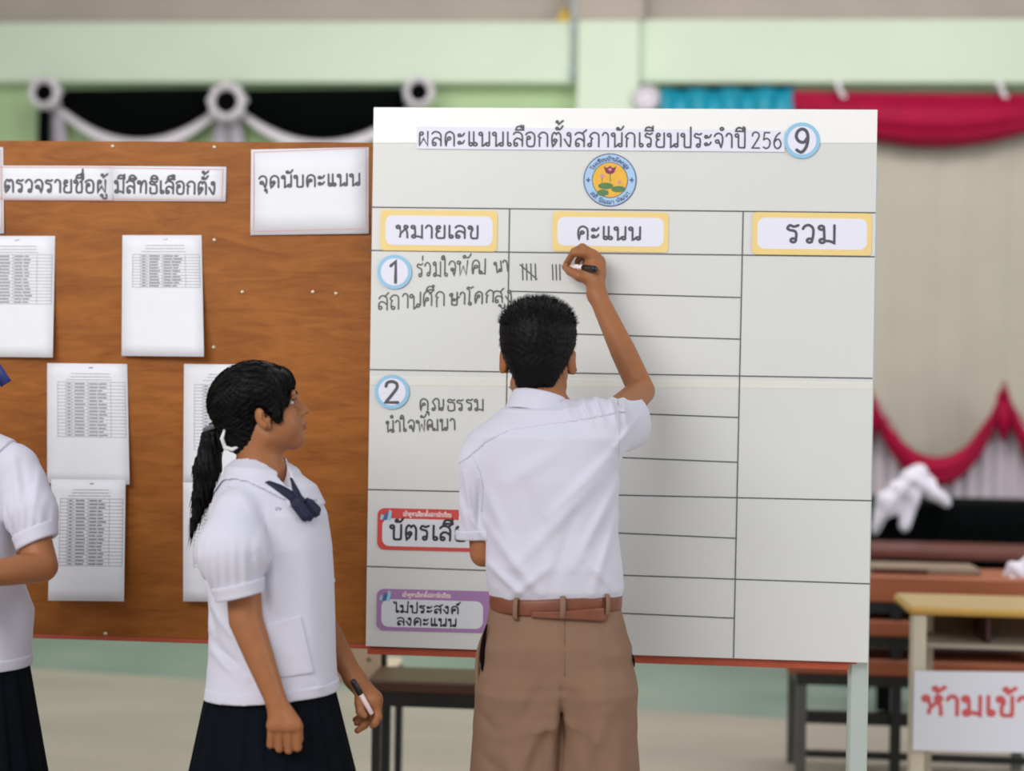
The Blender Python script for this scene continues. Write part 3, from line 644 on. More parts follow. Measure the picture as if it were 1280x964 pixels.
def name_list(label, P, rows, top, bot, lift=0.022, base=0.0, dark=False):
    t, fn = paper('name_list', label, 'paper list', P, lift, 'name lists on the display board', base=base)
    mb = MB(); k = lambda a, b: fn(a, b, 0.0008)
    w = 0.004
    for y, x0, x1 in ((0.085, 0.30, 0.78), (0.111, 0.29, 0.78), (0.136, 0.24, 0.80)):
        x = x0
        while x < x1: l = RNG.uniform(0.02, 0.06); ribbon(mb, [(x, y), (min(x+l, x1), y)], k, 0.0042); x += l + 0.008
    cols = (0.13, 0.23, 0.31, 0.50, 0.79, 0.97)
    for y in np.linspace(top, bot, rows+1): ribbon(mb, [(x, y) for x in np.linspace(cols[0], cols[-1], 7)], k, w*0.8)
    for x in cols: ribbon(mb, [(x, y) for y in np.linspace(top, bot, 7)], k, w)
    dy = (bot-top)/rows
    for r in range(rows):
        y = top + (r+0.5)*dy
        ribbon(mb, [(0.25, y), (0.29, y)], k, 0.010); ribbon(mb, [(0.34, y), (0.34 + RNG.uniform(0.10, 0.13), y)], k, 0.010)
        a = 0.52 + RNG.uniform(0.08, 0.11); ribbon(mb, [(0.52, y), (a, y)], k, 0.010); ribbon(mb, [(a+0.02, y), (a + RNG.uniform(0.06, 0.13), y)], k, 0.010)
    obj('printed_table', mb, mat('darker_table_print', (104, 104, 112), 0.7) if dark else PRN, t)
    mb = MB(); ribbon(mb, [(0.52, 0.035), (0.57, 0.033)], lambda a, b: fn(a, b, 0.0012), 0.008); obj('staple', mb, mat('staple_steel', (150, 150, 150), 0.3, metal=0.8), t)
name_list('name list sheet at the left edge below the cut-off sign', [(-36,295),(69,295),(66,447),(-36,446)], 15, 0.155, 0.56)
name_list('name list sheet below the long sign, with a short table', [(153,294),(252,294),(255,446),(152,445)], 11, 0.16, 0.43, 0.034)
name_list('name list sheet in the middle of the plywood, foot covered by another sheet', [(59,454),(159,455),(162,606),(59,604)], 16, 0.155, 0.61)
name_list('name list sheet with dense rows, lowest, overlapping the sheet above', [(64,599),(157,600),(155,752),(60,751)], 19, 0.16, 0.71, 0.022, 0.021, True)
name_list('name list sheet behind the girl with the ponytail, beside her head', [(230,455),(332,456),(333,606),(229,606)], 20, 0.17, 0.71)
name_list('lowest name list sheet behind the back of the girl with the ponytail', [(229,603),(332,604),(332,753),(229,752)], 17, 0.17, 0.71, 0.022, 0.021)
PINKL = mat('pink_border_print', (214, 150, 150), 0.7)
def sign(label, P, borders, words, wt, ink=INK, lift=0.004):
    t, fn = paper('paper_sign', label, 'paper sign', P, lift, nv=4)
    P = np.array(P, float); mb = MB(); fr = 0.02; H = abs(P[3][1]-P[0][1]); W = abs(P[1][0]-P[0][0])
    for pl in borders: 
        for a, b in zip(pl[:-1], pl[1:]): 
            mb_w = 0.9; fnb = lambda x, y: fn((x-P[0][0])/W, (y-P[0][1])/H, 0.0006); ribbon(mb, [a, b], fnb, mb_w)
    obj('border_line', mb, PINKL, t); mb = MB()
    for s, p0, p1, xh in words: text_px(mb, s, p0, p1, xh, wt, 0, fn=lambda x, y: fn((x-P[0][0])/W, (y-P[0][1])/H, 0.0009))
    obj('lettering', mb, ink, t); return t
sign('long white paper strip sign with bold words across the upper plywood', [(-6,207),(141,207.5),(141,251),(-6,250)], [[(-6,209),(140,209)],[(-6,248.5),(140,249)]],
     [('ตรวจรายชื่อผู้', (5, 240), (134, 240), 15.5)], 2.7)
sign('short white paper strip sign continuing the long one at its right end', [(140.5,207.5),(283,208.5),(282,252),(140.5,251)], [[(141,210),(279,211)],[(279,211),(278.5,249.5)],[(141,249),(279,249.5)]],
     [('มีสิทธิเลือกตั้ง', (143, 241), (271, 242), 15.5)], 2.7)
sign('white paper sign with a thin pink frame at the top right of the plywood', [(314,187),(461,184),(461,292),(313,294)], [[(317.5,190.5),(457.5,188),(458,288),(318,289.5),(317.5,190.5)]],
     [('จุดนับคะแนน', (324, 235), (451, 234), 14.5)], 2.5, lift=0.008)
sign('white paper sign cut off by the left edge of the photo', [(-130,184),(4,184),(5,292),(-130,294)], [[(-126,188),(1,188),(1.5,288),(-126,290)]], [], 2.5)
def tack(px, py, label, Y=None):
    p = A(px, py, WB); t = thing('thumbtack', label, 'thumbtack', p, 'thumbtacks'); R = 0.0052; mb = MB()
    prof = [(0, R), (.4*R, .95*R), (.75*R, .7*R), (R, .25*R), (R, 0)]
    vs = [(p[0], p[1] - .9*R, p[2])]; n = 12
    for r, h in [(c[1] if False else c[0], c[1]) for c in prof[1:]]:
        vs += [(p[0] + r*math.cos(2*math.pi*k/n), p[1] - h*.9, p[2] + r*math.sin(2*math.pi*k/n)) for k in range(n)]
    fs = [(0, 1+k, 1+(k+1) % n) for k in range(n)]
    for i in range(3): fs += [(1+i*n+k, 1+(i+1)*n+k, 1+(i+1)*n+(k+1) % n, 1+i*n+(k+1) % n) for k in range(n)]
    mb.add(vs, fs); obj('head', mb, mat('brass_tack', (222, 208, 178), 0.25, metal=0.6), t, True)
for x, y, l in ((141,183,'brass thumbtack at the plywood top edge above the joint of the strip signs'), (268,184,'brass thumbtack at the plywood top edge above the end of the strip signs'),
                (268,300,'brass thumbtack beside the top corner of the short-table list'), (267,434,'brass thumbtack near the foot of the short-table list'),
                (132,792,'brass thumbtack low on the plywood just above the red rail'), (391,365,'lone thumbtack at the left of a pair on bare plywood right of centre'),
                (420,367,'lone thumbtack at the right of a pair on bare plywood right of centre'), (303,365,'small thumbtack on bare plywood right of the short-table list')): tack(x, y, l)
mb = MB()
# ------------------------------------------------------------------ hangings on the back wall
DY = WY - 0.035
BLACK = mat('black_cloth', (5, 8, 9), 0.9, 0.2, 20, spec=0.05); WCLOTH = mat('white_cloth', (226, 220, 228), 0.85, 0.03, 10)
PINK = mat('crimson_satin', (164, 4, 58), 0.55, 0.12, 9, spec=0.2); TEAL = mat('teal_satin', (20, 150, 178), 0.45, 0.15, 12); BEIGE = mat('beige_curtain', (184, 178, 164), 0.85, 0.03, 4)
def swag(mb, top, bot, Y, n=28, m=9, depth=0.10, pleats=5, mi=0):
    """hanging cloth between two pixel polylines (equal parameter along both)"""
    top = np.array(top, float); bot = np.array(bot, float)
    def ev(P, u):
        s = np.linspace(0, 1, len(P)); return np.array([np.interp(u, s, P[:, 0]), np.interp(u, s, P[:, 1])])
    G_ = []
    for j in range(m+1):
        v = j/m; row = []
        for i in range(n+1):
            u = i/n; q = ev(top, u)*(1-v) + ev(bot, u)*v
            row.append(A(q[0], q[1], Y - depth*math.sin(math.pi*v)*math.sin(math.pi*min(max(u, .03), .97)) - 0.018*math.sin(v*pleats*2*math.pi)*(0.4+0.6*math.sin(math.pi*u))))
        G_.append(row)
    mb.grid(np.array(G_), mi)
def arc(x0, y0, x1, y1, sag, n=15):
    return [(x0 + (x1-x0)*t, y0 + (y1-y0)*t + sag*4*t*(1-t)) for t in np.linspace(0, 1, n)]
for x0, x1, sg, lab in ((66, 283, 50, 'black cloth swag with white lining hanging under the beam at the left'), (287, 522, 52, 'black cloth swag with white lining hanging under the beam, next to the score board')):
    t = thing('cloth_swag', lab, 'swag', A((x0+x1)/2, 112, DY), 'black swags under the beam')
    mb = MB(); swag(mb, arc(x0+6, 112, x1-6, 110, 0), arc(x0, 124, x1, 122, sg), DY); obj('black_cloth', mb, BLACK, t, True, solid=0.004)
    mb = MB(); swag(mb, arc(x0, 122, x1, 120, sg), arc(x0-2, 132, x1+2, 132, sg+7), DY + 0.012, m=4, depth=0.0, pleats=0); obj('white_lining', mb, WCLOTH, t, True, solid=0.004)
    for tp, bt in (([(x0-2, 128), (x0+12, 140)], [(x0+4, 330), (x0+40, 330)]), ([(x1-12, 140), (x1+2, 128)], [(x1-40, 330), (x1-6, 330)])):
        mb = MB(); swag(mb, tp, bt, DY + 0.016, n=6, m=8, depth=0.008, pleats=0.1); obj('white_tail', mb, mat('grey_lilac_cloth', (176, 168, 182), 0.85, 0.05, 6), t, True, solid=0.004)
t = thing('cloth_tail', 'narrow black cloth tail hanging below the leftmost rosette', 'cloth', A(56, 140, DY - 0.02))
mb = MB(); swag(mb, [(48, 128), (64, 128)], [(44, 320), (62, 320)], DY - 0.01, n=6, m=10, depth=0.03, pleats=.2); obj('strip', mb, BLACK, t, True, solid=0.004)
mb = MB(); p = A(56, 128, DY - 0.012); mb.tube([p - [0.05, 0, 0], p + [0.05, 0, 0]], 0.012); obj('knot', mb, BLACK, t, True)
def rosette(px, py, r, lab, mats, hs=0.52):
    c = A(px, py, DY - (0.10 if px < 700 else 0.03)); R = PX(r, DY); t = thing('rosette', lab, 'rosette', c, 'cloth rosettes')
    mb = MB(); rows = []
    for j in range(8):
        v = j/7; row = []
        for i in range(40):
            a = 2*math.pi*i/40; rr = R*(hs + (1-hs)*v)*(1 + 0.07*v*math.sin(9*a)); y = c[1] - 0.05*math.sin(math.pi*v) + 0.02*v*math.sin(9*a + 1)
            row.append((c[0] + rr*math.cos(a), y, c[2] + rr*math.sin(a)))
        rows.append(row)
    mb.grid(np.array(rows), 0, True); obj('ruffle', mb, mats[0], t, True, solid=0.004)
    mb = MB(); rows = []
    for j in range(7):
        v = j/6*math.pi/2
        rows.append([(c[0] + R*(hs+.12)*math.sin(v)*(1+.05*math.sin(6*a))*math.cos(a), c[1] - 0.045*math.cos(v), c[2] + R*(hs+.12)*math.sin(v)*math.sin(a)) for a in np.linspace(0, 2*math.pi, 25)[:-1]])
    mb.grid(np.array(rows), 0, True); obj('centre', mb, mats[1], t, True, solid=0.003)
rosette(57, 117, 21, 'black-centred white rosette at the far left end of the black swags', (WCLOTH, BLACK)); rosette(284, 128, 25, 'black-centred white rosette joining the two black swags', (WCLOTH, BLACK))
rosette(524, 116, 20, 'black-centred white rosette just above the top left corner of the score board', (WCLOTH, BLACK)); rosette(808, 124, 17, 'pale lilac rosette beside the pillar at the end of the teal cloth', (WCLOTH, WCLOTH))
t = thing('drape', 'teal satin drape hanging under the right beam above the score board', 'drape', A(908, 110, DY))
mb = MB(); swag(mb, [(826, 112), (990, 110)], [(822, 260), (994, 262)], DY - 0.02, n=48, m=8, depth=0.03, pleats=0.3)
for i, v in enumerate(mb.v): mb.v[i] = (v[0], v[1] + 0.03*math.sin(v[0]*34), v[2])
obj('cloth', mb, TEAL, t, True, solid=0.004)
mb = MB(); mb.tube([A(824, 111, DY + 0.005), A(992, 109, DY + 0.005)], 0.012); obj('cord', mb, BLACK, t, True)
t = thing('cloth_swag', 'long crimson swag hanging under the beam at the right', 'swag', A(1190, 115, DY), 'crimson swags')
mb = MB(); swag(mb, [(990, 114), (1360, 118)], arc(988, 136, 1362, 132, 50), DY - 0.02, n=40, m=14, depth=0.14, pleats=4); obj('cloth', mb, PINK, t, True, solid=0.004)
mb = MB(); swag(mb, [(990, 110), (1360, 113)], [(990, 122), (1360, 126)], DY + 0.02, n=8, m=2, depth=0, pleats=0); obj('top_hem', mb, mat('olive_hem', (96, 98, 78), 0.8), t, True, solid=0.004)
for x in (1050, 1252):
    tt = thing('cloth_clip', 'white clip holding the crimson swag, ' + ('near the score board corner' if x < 1100 else 'toward the right edge of the photo'), 'clip', A(x, 112, DY - 0.1), 'white swag clips')
    mb = MB(); mb.bar(A(x-4, 103, DY - 0.03), A(x+5, 122, DY - 0.14), 0.028, 0.006); obj('arm', mb, WCLOTH, tt)
    mb = MB(); mb.bar(A(x-6, 104, DY - 0.02), A(x+1, 104, DY - 0.02), 0.02, 0.02); obj('hook', mb, WCLOTH, tt)
t = thing('curtain', 'plain beige curtain hanging behind the crimson swags on the right', 'curtain', A(1150, 400, WY - 0.03))
mb = MB(); x0, x1 = A(830, 300, WY)[0], A(1420, 300, WY)[0]; zt, zbm = zpx(112, WY, 1100), 0.25
mb.grid(np.array([[(x0 + (x1-x0)*i/90, WY + 0.070 - 0.005*math.sin(i*0.9) - 0.004*math.sin(i*2.3 + 1), zt + (zbm-zt)*j/4) for i in range(91)] for j in range(5)])); obj('cloth', mb, BEIGE, t, True, solid=0.004)
mb = MB(); mb.tube([(x0, WY + 0.075, zt), (x1, WY + 0.075, zt)], 0.012); obj('rod', mb, mat('grey_pvc', (176, 188, 190)), t, True)
# lower skirt of white cloth with crimson swags
SY = WY - 0.30
t = thing('stage_skirt', 'white gathered cloth skirt below the beige curtain, under the crimson swags', 'cloth skirt', A(1180, 640, SY))
mb = MB(); rows = []
top = [(1060, 548), (1095, 500), (1130, 560), (1165, 602), (1210, 560), (1256, 496), (1300, 556), (1340, 602)]
xs = np.array([p[0] for p in top], float); ys = np.array([p[1] for p in top], float)
for j in range(9):
    rows.append([A(x, np.interp(x, xs, ys)*(1-j/8) + 760*j/8, SY + 0.02*math.sin(x*0.33) + 0.012*math.sin(x*.71)) for x in np.linspace(1060, 1340, 120)])
mb.grid(np.array(rows)); obj('gathers', mb, mat('lilac_white_cloth', (196, 186, 194), 0.85, 0.03, 8), t, True, solid=0.004)
mb = MB(); mb.tube([A(x, y, SY + 0.03) for x, y in top], 0.012); obj('hem_cord', mb, PINK, t, True)
def vswag(pa, pb, low, w, lab):
    t = thing('cloth_swag', lab, 'swag', A(*pa, SY - 0.05), 'crimson swags'); n = 26
    ctr = [np.array(pa)*(1-s) + np.array(pb)*s + np.array([0, (low - (pa[1]*(1-s)+pb[1]*s))*(4*s*(1-s))**0.8]) for s in np.linspace(0, 1, n)]
    mb = MB(); rows = []
    for j in range(11):
        v = j/10; rows.append([A(c[0], c[1] - w*(0.5 + .2*math.sin(math.pi*k/(n-1)))*(1-2*v), SY - 0.05 - 0.07*math.sin(math.pi*v) - 0.02*math.sin(v*3*2*math.pi)) for k, c in enumerate(ctr)])
    mb.grid(np.array(rows)); obj('cloth', mb, PINK, t, True, solid=0.005)
    mb = MB(); p = A(*pb, SY - 0.08); q = A(pb[0], pb[1] + 62, SY - 0.08)
    mb.tube([p, (p+q)/2, q], [0.03, 0.05, 0.012], 12); obj('tail', mb, PINK, t, True)
vswag((1088, 495), (1254, 490), 590, 26, 'crimson swag dipping over the white skirt between two peaks'); vswag((1256, 490), (1420, 492), 596, 30, 'crimson swag running off the right edge of the photo')
vswag((930, 492), (1086, 495), 590, 26, 'crimson swag mostly hidden behind the score board edge')
# ------------------------------------------------------------------ black table, cloth bundle
TY = 6.9
t = thing('covered_table', 'long table covered to near the floor in black cloth in front of the white skirt', 'table', (A(1200, 640, TY)[0], TY, 0))
xa, xb = A(1062, 640, TY)[0], A(1380, 640, TY)[0]; zt = A(1200, 634, TY)[2]; zl = A(1200, 712, TY)[2]
mb = MB(); mb.box((xa + .03, TY + 0.02, zt - 0.03), (xb - .03, TY + 0.55, zt - 0.006)); obj('top', mb, mat('dark_wood', (84, 48, 36), 0.5, 0.1, 10), t)
for x in (xa + .08, xb - .08):
    for y in (TY + 0.06, TY + 0.5): mb = MB(); mb.box((x-.02, y-.02, 0), (x+.02, y+.02, zt - .03)); obj('leg', mb, BLACK, t)
mb = MB(); rows = []
for (y, z, k) in ((TY + .57, zt - .3, 1), (TY + .57, zt, 0), (TY + .28, zt + .001, 0), (TY, zt, 0), (TY - .004, zt - .1, .5), (TY - .008, zt - .2, .8), (TY - .012, zl - .12, 1)):
    rows.append([(xa + (xb-xa)*i/80, y + k*0.012*math.sin(i*.8), z) for i in range(81)])
mb.grid(np.array(rows)); obj('black_cover', mb, BLACK, t, True, solid=0.003)
t = thing('cloth_bundle', 'crumpled white cloth lying over the front of the black table', 'cloth', A(1135, 625, TY - 0.02))
F = Field()
for a, b, r1, r2, k in (((1145,592),(1106,628),12,11,.02), ((1104,628),(1092,664),12,6,.02), ((1146,602),(1128,658),11,8,.02), ((1160,612),(1172,622),12,9,.02), ((1150,598),(1184,628),11,6,.02), ((1126,612),(1112,640),10,6,.02)):
    F.u(prim_cone(A(*a, TY - 0.03), A(*b, TY - 0.05), PX(r1, TY), PX(r2, TY)), k)
F.d(lambda P: 0.006*np.sin(P[:, 0]*50 + P[:, 2]*34 + 3*np.sin(P[:, 2]*20)) + 0.004*np.sin(P[:, 0]*100 - P[:, 2]*30 + P[:, 1]*50))
sdf_obj('crumpled_cloth', F, A(1070, 700, TY) - [0, .3, 0], A(1215, 560, TY) + [0, .2, 0], 0.012, mat('bright_white_cloth', (226, 222, 236), 0.85), t, 2)
mb = MB(); mb.tube([A(1094, 664, TY - .07), A(1112, 632, TY - .09), A(1140, 596, TY - .09)], 0.008, 8); obj('folded_hem', mb, WCLOTH, t, True)
t = thing('wooden_bench', 'dark red-brown bench standing in front of the black table', 'bench', (A(1200, 700, 6.3)[0], 6.3, 0))
xa, xb = A(1085, 690, 6.3)[0], A(1400, 690, 6.3)[0]; z1, z0 = A(1180, 687, 6.3)[2], A(1180, 699, 6.3)[2]
mb = MB(); mb.box((xa, 6.28, z0), (xb, 6.58, z1), 0, 0.006); obj('seat', mb, mat('red_brown_wood', (104, 52, 42), 0.5, 0.1, 12), t)
for x in (xa + .1, xb - .1):
    for y in (6.33, 6.53): mb = MB(); mb.box((x-.018, y-.018, 0), (x+.018, y+.018, z0)); obj('leg', mb, BLACK, t)
mb = MB(); mb.box((xa + .1, 6.40, z0 - .2), (xb - .1, 6.43, z0 - .03)); obj('apron', mb, BLACK, t)
# ------------------------------------------------------------------ stacked orange benches
ORG = mat('orange_wood', (164, 92, 60), 0.45, 0.10, 8, stretch=(0.4, 1, 4)); IRON = mat('black_iron', (24, 27, 30), 0.4); GIRON = mat('worn_grey_iron', (96, 98, 96), 0.5, 0.1, 20)
def bench(Y, xl, xr, ytop, ybot, yfoot, lab, dep=0.30, shelf=None):
    a, b = A(xl, ytop, Y), A(xr, ytop, Y); zt = A((xl+xr)/2, ytop, Y)[2]; zl = A((xl+xr)/2, ybot, Y)[2]; zf = yfoot or 0.0
    t = thing('school_bench', lab, 'bench', ((a[0]+b[0])/2, Y + dep/2, zf), 'stacked school benches')
    mb = MB(); mb.box((a[0], Y, zl), (b[0], Y + dep, zt), 0, 0.006); obj('seat', mb, ORG, t)
    mb = MB(); w = 0.03
    mb.box((a[0] + .03, Y - 0.002, zl - .035), (b[0] - .03, Y + w, zl)); mb.box((a[0] + .03, Y + dep - w, zl - .035), (b[0] - .03, Y + dep, zl))
    mb.box((a[0] + .03, Y + w, zl - .035), (a[0] + .03 + w, Y + dep - w, zl)); mb.box((b[0] - .03 - w, Y + w, zl - .035), (b[0] - .03, Y + dep - w, zl)); obj('frame', mb, IRON, t)
    for x in (a[0] + .05, b[0] - .05):
        for y in (Y + .02, Y + dep - .02):
            mb = MB(); mb.box((x-.017, y-.017, zf), (x+.017, y+.017, zl - .03)); obj('leg', mb, GIRON, t)
    xm = A(1121, ytop, Y)[0]; mb = MB(); mb.box((xm-.017, Y - .006, zf), (xm+.017, Y + .024, zl - .002)); obj('leg', mb, IRON, t)
    if shelf:
        for i, ys in enumerate(shelf):
            z = A((xl+xr)/2, ys, Y)[2]; mb = MB(); mb.box((a[0] + .04, Y + .01, z - .014), (b[0] - .04, Y + .035, z + .008)); obj('stretcher', mb, IRON, t)
    return zt
zz = bench(5.30, 985, 1320, 827, 848, None, 'lowest orange-topped school bench of the stack, standing on the floor behind the pale steel leg', 0.32, (898, 905, 948))
zz = bench(5.31, 1020, 1330, 778, 799, zz + .001, 'middle orange-topped school bench of the stack', 0.30)
zz = bench(5.32, 1030, 1330, 722, 756, zz + .001, 'topmost orange-topped school bench of the stack', 0.28)
p = A(1150, 712, 5.4)
t = thing('plank', 'short grey-brown plank lying on the topmost stacked bench', 'plank', p)
za = zz + .001
mb = MB(); mb.box((A(1085, 720, 5.4)[0], 5.38, za), (A(1225, 720, 5.4)[0], 5.55, za + 0.022), 0, 0.003); obj('board', mb, mat('grey_brown_wood', (142, 122, 104), 0.6, 0.1, 14), t)
mb = MB(); mb.box((A(1092, 722, 5.37)[0], 5.375, za + .003), (A(1160, 722, 5.37)[0], 5.382, za + 0.017)); obj('edge_strip', mb, mat('dark_wood', (84, 48, 36)), t)
t = thing('cloth_bundle', 'white cloth at the right edge of the photo lying on the stacked benches', 'cloth', A(1275, 722, 5.4))
F = Field()
for a, b, r1, r2 in (((1268,712),(1320,712),9,16), ((1262,718),(1290,736),7,8), ((1290,712),(1330,738),14,12)): F.u(prim_cone(A(*a, 5.42), A(*b, 5.40), PX(r1, 5.4), PX(r2, 5.4)), .04)
F.d(lambda P: 0.006*np.sin(P[:, 0]*90 + P[:, 2]*60))
sdf_obj('crumpled_cloth', F, A(1235, 775, 5.4) - [0, .2, 0], A(1375, 670, 5.4) + [0, .2, 0], 0.009, mat('bright_white_cloth', (226, 222, 236)), t, 2)
mb = MB(); mb.tube([A(1262, 720, 5.36), A(1290, 741, 5.34), A(1330, 745, 5.35)], 0.007, 8); obj('folded_hem', mb, WCLOTH, t, True)
# ------------------------------------------------------------------ yellow-edged desk with the red-lettered sign
EY = 4.75
t = thing('school_desk', 'cream school desk with a yellow-edged top and dark book compartment at the right', 'desk', (A(1260, 750, EY)[0], EY + .2, 0))
xa, xb = A(1136, 750, EY)[0], A(1395, 750, EY)[0]; zt = A(1210, 759, EY)[2]; CREAM = mat('cream_enamel', (206, 196, 176), 0.5, 0.03, 8)
mb = MB(); mb.box((xa, EY, zt - .030), (xb, EY + .28, zt - .004), 0, 0.008); obj('edge_band', mb, mat('yellow_edge', (190, 150, 70), 0.45, 0.05, 20), t)
mb = MB(); mb.box((xa + .006, EY + .006, zt - .010), (xb - .006, EY + .275, zt), 0, 0.004); obj('top', mb, mat('pale_yellow_laminate', (184, 158, 112), 0.5, 0.04, 10), t)
for k in (1, -1):
    for x, y in (((xa if k > 0 else xb) + k*.035, EY + .03), ((xa if k > 0 else xb) + k*.10, EY + .25)): mb = MB(); mb.box((x-.022, y-.022, 0), (x+.022, y+.022, zt - .03), 0, 0.005); obj('leg', mb, CREAM, t)
zs = A(1210, 810, EY)[2]
mb = MB(); mb.box((xa + .06, EY + .02, zs - .008), (xb - .06, EY + .25, zs + .008), 0, 0.002); obj('shelf', mb, mat('grey_shelf', (150, 140, 126), 0.5), t)
mb = MB(); mb.box((xa + .06, EY + .235, zs + .008), (xb - .06, EY + .25, zt - .03)); obj('back_panel', mb, mat('brown_board', (98, 68, 34), 0.6, 0.1, 12), t)
mb = MB(); mb.box((A(1238, 790, EY)[0], EY + .05, zs + .008), (A(1243, 790, EY)[0], EY + .235, zt - .03)); obj('divider', mb, mat('maroon_board', (58, 18, 18), 0.6), t)
t = thing('barrier_sign', 'white sign with red letters hanging on the front of the cream school desk', 'sign', A(1212, 890, EY - .02))
mb = MB(); c = [A(x, y, EY - .012) for x, y in ((1143, 839), (1400, 842), (1400, 944), (1141, 938))]; b = [p + np.array([0, .006, 0]) for p in c]
mb.add(c + b, [(0,3,2,1),(4,5,6,7),(0,1,5,4),(1,2,6,5),(2,3,7,6),(3,0,4,7)]); obj('card', mb, mat('white_card', (222, 224, 234), 0.6), t)
mb = MB(); text_px(mb, 'ห้ามเข้า', (1153, 893), (1288, 895), 23, 5.2, EY - .0126); obj('red_lettering', mb, mat('red_marker', (206, 88, 92), 0.6), t)
# ------------------------------------------------------------------ chair and stool behind the board
HY = 4.60
t = thing('school_chair', 'school chair with a cream backrest seen under the board beside the girl hand', 'chair', (A(425, 900, HY)[0], HY, 0))
mb = MB(); P = rrect(372, 770, 476, 853, 16, skew=0.0); c = [A(x, y, HY) for x, y in P]; b = [p + np.array([0, .016, 0]) for p in c]; n = len(c)
mb.add(c + b, [tuple(range(n-1, -1, -1)), tuple(range(n, 2*n))] + [(i, (i+1) % n, n+(i+1) % n, n+i) for i in range(n)]); obj('backrest', mb, mat('cream_plywood', (226, 204, 178), 0.45, 0.05, 8), t, bevel=0.004)
for q in ((461, 825), (388, 825)):
    p = A(*q, HY - .002); mb = MB(); mb.tube([p, p + [0, .02, 0]], 0.006, 12); obj('bolt', mb, GIRON, t, True)
xa, xb = A(372, 850, HY)[0], A(478, 850, HY)[0]
for x in (xa + .012, xb - .004):
    mb = MB(); mb.box((x-.012, HY + .016, 0), (x+.012, HY + .04, zpx(800, HY)), 0, .003); obj('leg', mb, IRON, t)
    mb = MB(); mb.box((x-.012, HY + .36, 0), (x+.012, HY + .384, .43), 0, .003); obj('leg', mb, IRON, t)
    mb = MB(); mb.box((x-.012, HY + .03, .405), (x+.012, HY + .37, .43)); obj('side_rail', mb, IRON, t)
mb = MB(); mb.box((xa, HY + .04, .432), (xb, HY + .41, .45), 0, .005); obj('seat', mb, mat('cream_plywood', (214, 190, 160)), t)
QY = 4.35
t = thing('wooden_stool', 'low brown wooden stool with black iron frame between the girl and the boy', 'stool', (A(530, 900, QY)[0], QY + .15, 0))
xa, xb = A(458, 860, QY)[0], A(640, 860, QY)[0]; zt = A(540, 853, QY)[2]; BRW = mat('brown_wood', (84, 58, 38), 0.5, 0.12, 14, stretch=(.4, 1, 3))
mb = MB(); mb.box((xa, QY, zt - .035), (xb, QY + .22, zt), 0, .006); obj('seat', mb, BRW, t)
mb = MB(); z = zt - .035; w = .03
mb.box((xa + .012, QY + .004, z - .04), (xb - .012, QY + .004 + w, z)); mb.box((xa + .012, QY + .216 - w, z - .04), (xb - .012, QY + .216, z))
mb.box((xa + .012, QY + .034, z - .04), (xa + .042, QY + .19, z)); mb.box((xb - .042, QY + .034, z - .04), (xb - .012, QY + .19, z)); obj('frame', mb, IRON, t)
for x in (xa + .028, xb - .028):
    for y in (QY + .022, QY + .198): mb = MB(); mb.box((x-.013, y-.013, 0), (x+.013, y+.013, z - .04), 0, .003); obj('leg', mb, IRON, t)
